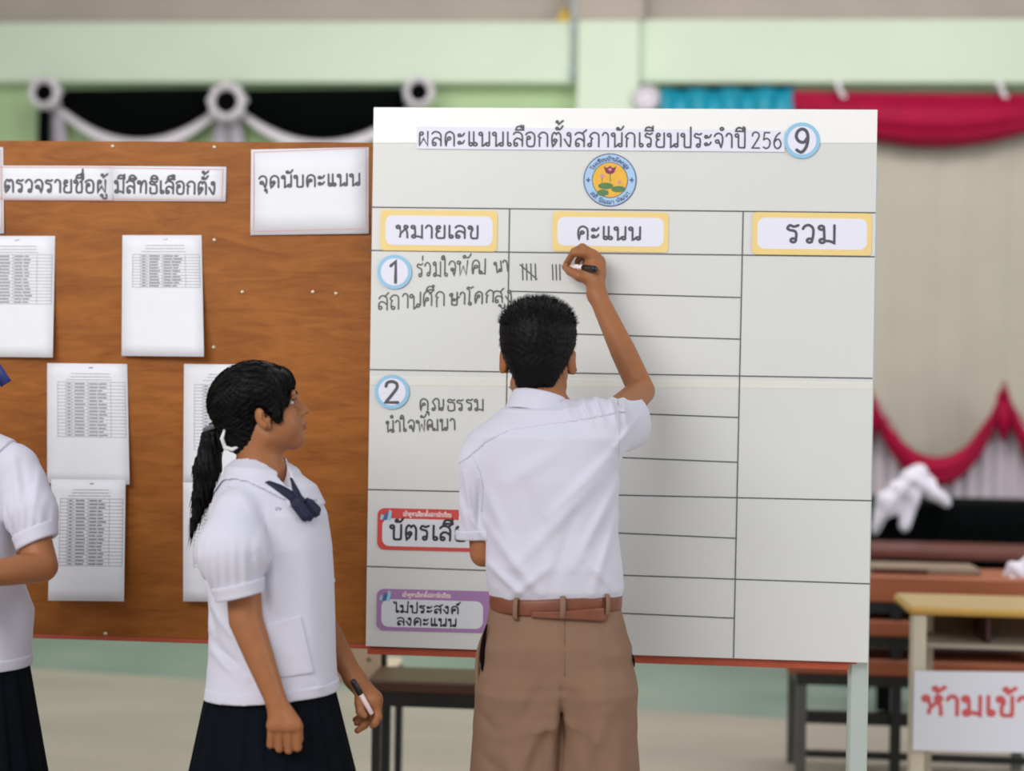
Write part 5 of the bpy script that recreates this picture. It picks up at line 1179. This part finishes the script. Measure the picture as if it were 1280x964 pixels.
body = sdf_obj('body', Gf, lo, hi, .003, [SKIN, LIPS], t, 1, lips_pick(go, gM, gs))
add_face_parts(body, go, gM, gs)
# hair
HF2 = Field(); gx = lambda fn: (lambda P: gs*fn(((P - go) @ gM)/gs))
HF2.u(gx(prim_ell((0, -.016, .054), (.086, .104, .079))), 0)
HF2.u(gx(prim_cone((0, -.070, .020), (0, -.068, -.050), .058, .044)), .03)
HF2.u(gx(prim_cone((0, -.046, -.010), (0, -.026, -.080), .062, .046)), .02)
for s in (-1, 1):
    HF2.u(gx(prim_cone((s*.060, .020, .055), (s*.067, .030, -.020), .026, .010)), .015)
    HF2.u(gx(prim_chain([(s*.050, .056, .056), (s*.062, .048, .008), (s*.066, .036, -.030)], [.022, .014, .004])), .012)
    HF2.u(gx(prim_cone((s*.050, .060, .070), (s*.056, .062, .012), .022, .009)), .015)
HF2.u(gx(prim_ell((0, .068, .062), (.060, .024, .032))), .02)
HF2.s(gx(lambda q: np.maximum(np.maximum(.058 - q[:, 1], q[:, 2] - .040 - .3*np.abs(q[:, 0])), np.abs(q[:, 0]) - .052)), .008)
HF2.s(gx(lambda q: np.maximum(.056 - q[:, 1], q[:, 2] - .000)), .008)
for s in (-1, 1): HF2.s(gx(prim_ell((s*.088, .000, -.024), (.026, .024, .032))), .008)
HF2.d(lambda P: .0012*np.sin(P[:, 2]*500 + P[:, 0]*260 + 4*np.sin(P[:, 0]*60)))
v, f = net(HF2, go - .17, go + .17, .003); v = relax(v, f, 1)
tie = A(272, 532, GY + .01)
mb = MB(); mb.add(v, f.tolist()); rr = np.random.default_rng(5)
idx = rr.choice(len(v), 2600); P0 = v[idx]; q = ((P0 - go) @ gM)/gs; keep = (q[:, 2] > -.075); P0 = P0[keep]
def flow(P):
    q = ((P - go) @ gM)/gs; d = tie - P; d /= np.linalg.norm(d, axis=1)[:, None]
    fr = np.clip((q[:, 1] - .035)/.02, 0, 1)[:, None]; d = d*(1-fr) + (gM @ np.array([0, .25, -1.0]))*fr
    n = grad(HF2, P); d = d - n*(d*n).sum(1)[:, None]; return d/(np.linalg.norm(d, axis=1)[:, None] + 1e-9)
blades(mb, P0, flow, rr.uniform(.02, .05, len(P0)), .0018, 4, HF2, .0012)
# wisps at the fringe and before the ear
fr0 = np.array([Lg((x, .086 - abs(x)*.35, .052 + abs(x)*.1)) for x in rr.uniform(-.05, .05, 220)]); blades(mb, fr0, np.tile(gM @ np.array([0, .12, -1.0])/1.008, (220, 1)) + rr.normal(0, .06, (220, 3)), rr.uniform(.012, .028, 220), .0016, 3)
fr1 = np.array([Lg((.066 + .004*rr.normal(), .038 + .005*rr.normal(), -.012)) for _ in range(90)]); blades(mb, fr1, np.tile(gM @ np.array([0, .1, -1.0]), (90, 1)) + rr.normal(0, .07, (90, 3)), rr.uniform(.012, .030, 90), .0014, 3)
hair = obj('hair', mb, HAIR, t, True)
PT = Field(); pp = [(274,529,9), (266,550,14), (259,585,16.5), (253,620,12), (245,648,5.5), (238,672,1.5)]
for i in range(len(pp)-1):
    a, b = pp[i], pp[i+1]; PT.u(prim_cone(A(a[0], a[1], GY + .012), A(b[0], b[1], GY + .006), PX(a[2], GY), PX(b[2], GY)), .01)
PT.d(lambda P: .0018*np.sin(P[:, 0]*620 + P[:, 2]*90) + .0012*np.sin(P[:, 1]*500 + P[:, 2]*60))
v, f = net(PT, A(215, 690, GY) - [0, .08, 0], A(300, 505, GY) + [0, .1, 0], .0028); mb = MB(); mb.add(v, f.tolist())
idx = rr.choice(len(v), 700); P0 = v[idx]; dn = A(243, 660, GY) - A(268, 545, GY); dn /= np.linalg.norm(dn)
blades(mb, P0, np.tile(dn, (len(P0), 1)) + rr.normal(0, .025, P0.shape), rr.uniform(.012, .028, len(P0)), .0014, 3); obj('ponytail', mb, HAIR, hair, True)
mb = MB(); ring = [tie + np.array([.0245*math.cos(a), .026*math.sin(a), .010*math.cos(a)]) for a in np.linspace(0, 2*math.pi, 25)]
mb.tube(ring, [.0055 + .0012*(i % 2) for i in range(25)], 8); obj('beaded_hair_tie', mb, mat('grey_bead', (96, 96, 104), 0.35, 0.5, 300), hair, True)
mb = MB(); pts = [A(x, y, GY - .052 + .012*i/4) for i, (x, y) in enumerate(((281, 537), (277.5, 548), (281, 559), (290, 562), (301, 557)))]
mb.tube([p for p in pts], [.003, .0045, .005, .0045, .002], 8); obj('white_hair_ribbon', mb, mat('white_ribbon', (224, 222, 226), 0.5), hair, True)
# blouse
S = Field()
S.u(prim_loft([tg(592, 288, 372, .070), tg(606, 276, 393, .095), tg(640, 255, 410, .125), tg(680, 247, 416, .135), tg(720, 250, 418.5, .13), tg(770, 256, 420, .125), tg(815, 258, 421, .125), tg(866, 249, 424, .135), tg(880, 248, 424, .135)]), 0)
S.u(prim_cone(nB + [-.006, -.02, -.012], gsR + [.006, .03, .008], .050, .046), .04); S.u(prim_cone(nB + [.004, .02, -.014], gsL + [0, -.03, .004], .050, .046), .04)
cR0, cR1 = A(290, 690, 2.995), A(299, 742, 2.990); axc = A(303, 735, 3.01) - A(293, 690, 3.01); axc /= np.linalg.norm(axc)
slv = Field().u(prim_cone(gsR + [0, .01, -.004], cR0, .052, .070), 0).u(prim_cone(cR0, cR1, .070, .046), .02)
slv.i(prim_plane(cR1 + axc*.002, axc), .002)
slv.d(lambda P: .0020*np.sin((P[:, 0] - cR1[0])*330)*np.clip((cR0[2] + .045 - P[:, 2])*14, 0, 1))
cfm = A(297, 736, 2.99)
S.u(slv, .008)
slL = Field().u(prim_cone(gsL, A(385, 735, 3.30), .052, .062), 0).i(prim_plane(A(386, 738, 3.30), (.3, 0, -1)), .003); S.u(slL, .02)
gf = folds([(338,640,352,760,6.0,4.5), (330,690,338,760,5.0,-4.5), (262,760,300,800,6.0,6.0), (258,800,320,850,7.0,-7.5), (262,815,310,845,6.0,7.5), (380,680,392,850,12.0,6.0), (355,700,362,850,10.0,-4.5), (405,660,415,800,7.0,4.5), (330,760,345,850,6.0,4.5), (246,690,262,760,5.0,6.0), (250,740,270,800,6.0,-6.0), (300,610,330,640,5.0,3.0), (350,850,352,866,4.0,4.5), (395,855,400,866,5.0,4.5)], GY - .1)
S.d(lambda P: gf(P)*np.clip((3.20 - P[:, 1])*10, 0, 1))
neck2 = Field().u(prim_cone(nT, nB + [0, 0, -.012], .049, .054), 0).u(prim_cone(A(338, 582, GY - .02), A(362, 606, GY - .065), .034, .010), .02)
S2 = Field().u(S, 0).s(neck2, .003)
zh = A(340, 864, GY)[2]; S2.i(lambda P: zh - P[:, 2] - .006*np.sin(P[:, 0]*14 + 1), .001)
S2.s(prim_loft([(zh - .1, A(337, 864, GY)[0], GY, .125, .115), (zh + .012, A(337, 864, GY)[0], GY, .125, .115)]), .002)
lo = np.array([A(225, 880, 2.9)[0], 2.86, zh - .02]); hi = np.array([A(445, 580, 3.3)[0], 3.42, A(330, 568, GY)[2]])
blouse = sdf_obj('blouse', S2, lo, hi, .0034, SHIRT, t, 1)
cuff = applique(Field().u(prim_cone(cR0, cR1, .070, .046), 0), lambda P: np.abs((P - cR1) @ axc + .008) - .0145, .004, .008)
sdf_obj('cuff', cuff, cR1 - .09, cR1 + .09, .0028, SHIRT, blouse, 1)
hemB = applique(S, lambda P: P[:, 2] - zh - .024 - .006*np.sin(P[:, 0]*14 + 1)*-1, .0035, .001); hemB.i(lambda P: zh - P[:, 2] - .006*np.sin(P[:, 0]*14 + 1) - .001, 0)
sdf_obj('hem_band', hemB, lo, np.array([hi[0], hi[1], zh + .05]), .0034, SHIRT, blouse, 1)
pk = applique(S, prism([(331, 779), (374, 770), (389, 846), (347, 848)], GY - .12), .0045, .001).i(lambda P: P[:, 1] - GY + .02, 0); sdf_obj('pocket', pk, lo, hi, .0034, SHIRT, blouse, 1)
seam('armhole_seam', [(284, 608), (316, 622), (330, 648), (334, 690)], GY - .1, S, SEAM, blouse, .0008)
# sailor collar
near = prism([(285, 540), (330, 540), (352, 585), (365, 607), (374, 628), (358, 621), (338, 609), (318, 600), (300, 597), (280, 600), (262, 620), (250, 640), (238, 640), (256, 600)], GY - .05)
far = prism([(335, 540), (345, 572), (362, 582), (385, 596), (400, 607), (410, 628), (398, 634), (376, 627), (366, 607), (356, 590)], GY + .02)
nc = applique(S, lambda P: np.maximum(near(P), P[:, 1] - GY - .03), .006, .001).s(neck2, .002); sdf_obj('collar', nc, lo, hi, .0030, SHIRT, blouse, 1)
fc_ = applique(S, far, .006, .001).s(neck2, .002); sdf_obj('collar', fc_, lo, hi, .0030, SHIRT, blouse, 1)
def front(px, py, S, off=.004):
    d = ray(px, py); o = np.array([0, 0, CAM_H]); ts = np.linspace(2.75, 3.3, 500); P = o + ts[:, None]*d; s_ = S(P) - off; k = int(np.argmax(s_ < 0)); return P[k] if s_[k] < 0 else A(px, py, GY - .1)
def drape_strip(name, ca, cb_, m, parent, S, off=.007, th=.003):
    """cloth strip between two pixel edges lying on the blouse"""
    a = smooth_path(ca, 5); b = smooth_path(cb_, 5); mb = MB()
    mb.grid(np.array([[front(*p, S, off) for p in a], [front(*((np.array(p)+np.array(q_))/2), S, off + .003) for p, q_ in zip(a, b)], [front(*p, S, off) for p in b]]))
    return obj(name, mb, m, parent, True, solid=th)
BOW = mat('navy_bow', (30, 34, 58), 0.6, 0.1, 20, spec=.3)
drape_strip('neck_ribbon', [(331, 603), (349, 616), (367, 630)], [(336, 601.5), (354, 608), (374, 620)], BOW, blouse, S); drape_strip('neck_ribbon', [(363, 598), (365, 611), (370, 625)], [(364.5, 598), (372, 611), (379, 624)], BOW, blouse, S)
def lobe(F, a, b, r1, r2): F.u(prim_cone(a, b, r1, r2), .006)
for nm, ch in (('bow_tail', [((371, 629), (381, 644), 8.5, 8), ((371, 632), (387, 647), 6, 5)]), ('bow_loop', [((385, 629), (393, 639), 7, 8.5)])):
    F = Field()
    for a, b, r1, r2 in ch:
        p, q_ = front(*a, S, .010), front(*b, S, .010); lobe(F, p, q_, PX(r1, 3.03), PX(r2, 3.03))
    c_ = front(383, 636, S, .010)
    F.d(lambda P: .0014*np.sin(((P[:, 0]-c_[0])*.8 + (P[:, 2]-c_[2])*.6)*700))
    sdf_obj(nm, F, c_ - .07, c_ + .07, .0026, BOW, blouse, 1)
mb = MB(); c_ = front(376, 625, S, .014); mb.tube([c_ + [-.006, 0, .006], c_, c_ + [.005, 0, -.006]], [.006, .0085, .006], 12); obj('bow_knot', mb, BOW, blouse, True)
EMBR = mat('grey_embroidery', (120, 120, 138), 0.9)
mb = MB()
for pl in ([(344, 635), (346, 638), (347, 636)], [(348.5, 634), (350, 638), (351.5, 634.5)], [(346, 634.2), (347.5, 633.8)]): mb.tube([front(*p, S, .0012) for p in pl], .0007, 6)
obj('stitched_initials', mb, EMBR, blouse, True)
mb = MB()
for x in (390, 392.5, 395): mb.tube([front(x, 624, S, .0075), front(x + .6, 627, S, .0075)], .0007, 6)
obj('stitched_badge', mb, EMBR, blouse, True)
# pleated skirt
def skirt(name, top, bot, m, parent, npl, dep, Yc, nz=14):
    """top/bot: (z, cx, cy, rx, ry)"""
    mb = MB(); rows = []
    for j in range(nz+1):
        v = j/nz; p = [top[i]*(1-v) + bot[i]*v for i in range(5)]; row = []
        for i in range(npl*8):
            a = 2*math.pi*i/(npl*8); ph = (i % 8)/8; k = 1 + dep*(.25 + .75*v)*(ph*2 - 1 if ph < .8 else 1 - (ph-.8)*9)
            row.append((p[1] + p[3]*math.cos(a)*k, p[2] + p[4]*math.sin(a)*k, p[0]))
        rows.append(row)
    mb.grid(np.array(rows), 0, True); return obj(name, mb, m, parent, True, solid=.002)
zs0, zs1 = A(337, 845, GY)[2], A(340, 1090, GY)[2]
sk = skirt('skirt', (zs0, A(338.5, 845, GY)[0], GY, PX(77, GY), .112), (zs1, A(343, 1090, GY)[0], GY, PX(132, GY), .21), NAVYC, t, 22, .05, GY)
mb = MB(); mb.grid(np.array([[(A(338.5, 845, GY)[0] + PX(76, GY)*math.cos(a), GY + .110*math.sin(a), z) for a in np.linspace(0, 2*math.pi, 49)[:-1]] for z in (zs0 - .03, zs0)]), 0, True); obj('waistband', mb, NAVYC, sk, True, solid=.003)
shoes(t, ghips, (1, -.2, 0), mat('black_shoe', (22, 20, 20)))
# her marker
a, b = H2(108, 368, 3.180), H2(236, 592, 3.196); dr = (b-a)/np.linalg.norm(b-a); ln = np.linalg.norm(b-a)
pt = thing('marker', 'slim black and white marker held in the lowered hand of the girl', 'marker', a, 'felt-tip markers')
mb = MB(); mb.tube([a, a + dr*.003, a + dr*ln*.40, a + dr*ln*.42], [.0050, .0066, .0066, .0055], 16); obj('cap', mb, BCAP, pt, True)
mb = MB(); mb.tube([a + dr*ln*.41, a + dr*ln*.97, b], [.0056, .0054, .0040], 16); obj('barrel', mb, mat('white_red_barrel', (226, 200, 200), 0.3), pt, True)
# ------------------------------------------------------------------ the girl cut off by the left edge
LY = 3.15
t = thing('person', 'girl cut off by the left edge of the photo, arm bent across her white blouse', 'person', (A(-60, 900, LY)[0], LY, 0))
lM = head_frame(math.radians(170), math.radians(2)); lo_ = A(-72, 452, LY); ls = .86
Lf = Field(); add_head(Lf, lo_, lM, ls, -.088)
nT, nB = lo_ + lM @ np.array([0, -.02, -.05])*ls, A(-66, 540, LY)
Lf.u(prim_cone(nT, nB, .045, .05), .02)
sR, sL = A(22, 585, LY), A(-150, 590, LY)
Lf.u(prim_cone(nB + [0, 0, -.012], sR + [-.012, 0, -.015], .042, .030), .03); Lf.u(prim_cone(nB + [0, 0, -.012], sL + [.012, 0, -.015], .042, .030), .03)
Lf.u(prim_loft([tg(580, -130, 5, .07), tg(680, -120, 0, .09), tg(760, -115, 10, .085), tg(850, -135, 20, .10)]), .03)
eR, wR = A(52, 708, LY - .05), A(-40, 722, LY - .19)
Lf.u(prim_chain([sR + [0, 0, -.015], eR, wR], [.035, .034, .024]), .015)
eL, wL = A(-172, 720, LY - .03), A(-80, 735, LY - .21)
Lf.u(prim_chain([sL + [0, 0, -.015], eL, wL], [.035, .034, .023]), .015)
for w_, s in ((wR, -1), (wL, 1)):
    pc = w_ + np.array([s*.045, -.004, 0]); Lf.u(prim_cone(w_, pc, .023, .024), .012)
    for i in range(4):
        b0 = pc + np.array([s*.018, -.006, .024 - .016*i]); finger(Lf, [b0, b0 + [s*.026, .004, 0], b0 + [s*.036, .020, 0], b0 + [s*.026, .032, 0]], [.0095, .0085, .008, .007])
    finger(Lf, [w_ + [s*.02, .006, .02], pc + [s*.0, .018, .034], pc + [s*.022, .022, .032]], [.012, .010, .008])
lh = [A(-85, 900, LY), A(-35, 900, LY)]
for h in lh: h[2] = .74
legs(Lf, lh[0], lh[1], LY, fwd=(0, -1, 0))
lo = np.array([A(-215, 900, 3.2)[0], 2.85, 0]); hi = np.array([A(90, 700, 3.2)[0], 3.4, lo_[2] + .16])
body = sdf_obj('body', Lf, lo, hi, .0034, [SKIN, LIPS], t, 1, lips_pick(lo_, lM, ls)); add_face_parts(body, lo_, lM, ls)
HF3 = Field(); lx = lambda fn: (lambda P: ls*fn(((P - lo_) @ lM)/ls))
HF3.u(lx(prim_ell((0, -.018, .052), (.082, .098, .078))), 0).u(lx(prim_cone((0, -.06, .01), (0, -.062, -.05), .056, .040)), .03)
HF3.s(lx(lambda q: np.maximum(.030 - q[:, 1], q[:, 2] - .055)), .01)
for s in (-1, 1): HF3.s(lx(prim_ell((s*.084, -.012, -.010), (.022, .026, .036))), .008)
v, f = net(HF3, lo_ - .17, lo_ + .17, .004); mb = MB(); mb.add(v, f.tolist()); hair = obj('hair', mb, HAIR, t, True)
mb = MB(); mb.tube([lo_ + lM @ np.array(p) for p in ((0, -.10, .0), (0, -.125, -.06), (0, -.115, -.16), (0, -.10, -.22))], [.022, .026, .022, .004], 14); obj('ponytail', mb, HAIR, hair, True)
mb = MB(); RB = mat('blue_ribbon', (38, 48, 112), 0.5)
q = [A(-40, 424, LY + .06), A(-18, 440, LY + .05), A(-2, 464, LY + .045), A(8, 480, LY + .045)]
d_ = np.array([.0085, 0, .0055]); mb.grid(np.array([[p - d_*(1 + .3*i/3) for i, p in enumerate(q)], [p + np.array([0, -.003, 0]) for p in q], [p + d_*(1 + .3*i/3) for i, p in enumerate(q)]])); obj('ribbon_end', mb, RB, hair, True, solid=.002)
mb = MB(); mb.tube([A(-58, 430, LY + .075), A(-38, 424, LY + .06)], [.012, .01], 10); obj('ribbon_knot', mb, RB, hair, True)
S = Field()
S.u(prim_loft([tg(552, -95, -30, .06), tg(575, -130, 10, .085), tg(620, -138, 14, .105), tg(700, -142, 22, .11), tg(760, -150, 44, .115), tg(800, -152, 42.5, .12), tg(831, -154, 40.5, .122)]), 0)
S.u(prim_cone(nB + [0, 0, -.02], sR + [-.012, 0, .004], .052, .048), .04); S.u(prim_cone(nB + [0, 0, -.02], sL + [.012, 0, .004], .052, .048), .04)
for sh, mid, c1, ax_ in ((sR, A(38, 640, LY - .022), A(46, 676, LY - .036), (.50, -.1, -1)), (sL, A(-166, 642, LY - .01), A(-172, 680, LY - .02), (-.40, -.1, -1))):
    ax_ = np.array(ax_); ax_ /= np.linalg.norm(ax_)
    sv = Field().u(prim_cone(sh, mid, .046, .053), 0).u(prim_cone(mid, c1, .053, .042), .02).i(prim_plane(c1 + ax_*.001, ax_), .002)
    sv.d(lambda P, c1=c1, mid=mid: .0022*np.sin((P[:, 0]-c1[0])*380)*np.clip((mid[2] + .05 - P[:, 2])*12, 0, 1)*np.clip((P[:, 2] - c1[2] + .0)*60, 0, 1))
    S.u(sv, .008)
lf = folds([(0,560,18,640,5,4), (10,580,30,640,4,-4), (28,575,40,650,4,4), (0,640,18,690,5,-5), (10,745,20,825,7,3), (30,740,32,828,5,-3), (-10,740,-5,830,8,3)], LY - .1); S.d(lf)
zh = A(-50, 831, LY)[2]; neck3 = prim_cone(nT, nB + [0, 0, -.01], .049, .054)
S2 = Field().u(S, 0).s(neck3, .003).i(lambda P: zh - P[:, 2], 0)
lo = np.array([A(-220, 900, 3.2)[0], 2.98, zh - .02]); hi = np.array([A(90, 700, 3.2)[0], 3.32, A(0, 535, LY)[2]])
bl = sdf_obj('blouse', S2, lo, hi, .0036, SHIRT, t, 1)
c1 = A(46, 676, LY - .036); ax_ = np.array((.50, -.1, -1)); ax_ /= np.linalg.norm(ax_)
cu = applique(Field().u(prim_cone(A(38, 640, LY - .022), c1, .053, .041), 0), lambda P: np.abs((P - c1) @ ax_ + .010) - .0155, .0045, .008); sdf_obj('cuff', cu, c1 - .08, c1 + .08, .0028, SHIRT, bl, 1)
hb = applique(S, lambda P: P[:, 2] - zh - .026, .0035, .001).i(lambda P: zh - P[:, 2] + .001, 0); sdf_obj('hem_band', hb, lo, np.array([hi[0], hi[1], zh + .05]), .0036, SHIRT, bl, 1)
lc = applique(S, prism([(-150, 500), (20, 500), (16, 556), (-20, 600), (-60, 640), (-100, 600), (-140, 560)], LY), .005, .001).s(neck3, .002); sdf_obj('collar', lc, lo, hi, .0036, SHIRT, bl, 1)
zs0, zs1 = A(-50, 815, LY)[2], A(-50, 1090, LY)[2]
sk = skirt('skirt', (zs0, A(-56, 815, LY)[0], LY, PX(92, LY), .108), (zs1, A(-50, 1090, LY)[0], LY, PX(130, LY), .20), NAVYC, t, 22, .05, LY)
mb = MB(); mb.grid(np.array([[(A(-56, 815, LY)[0] + PX(92, LY)*1.02*math.cos(a), LY + .112*math.sin(a), z) for a in np.linspace(0, 2*math.pi, 49)[:-1]] for z in (zs0 - .03, zs0)]), 0, True); obj('waistband', mb, NAVYC, sk, True, solid=.003)
shoes(t, lh, (0, -1, 0), mat('black_shoe', (22, 20, 20)))
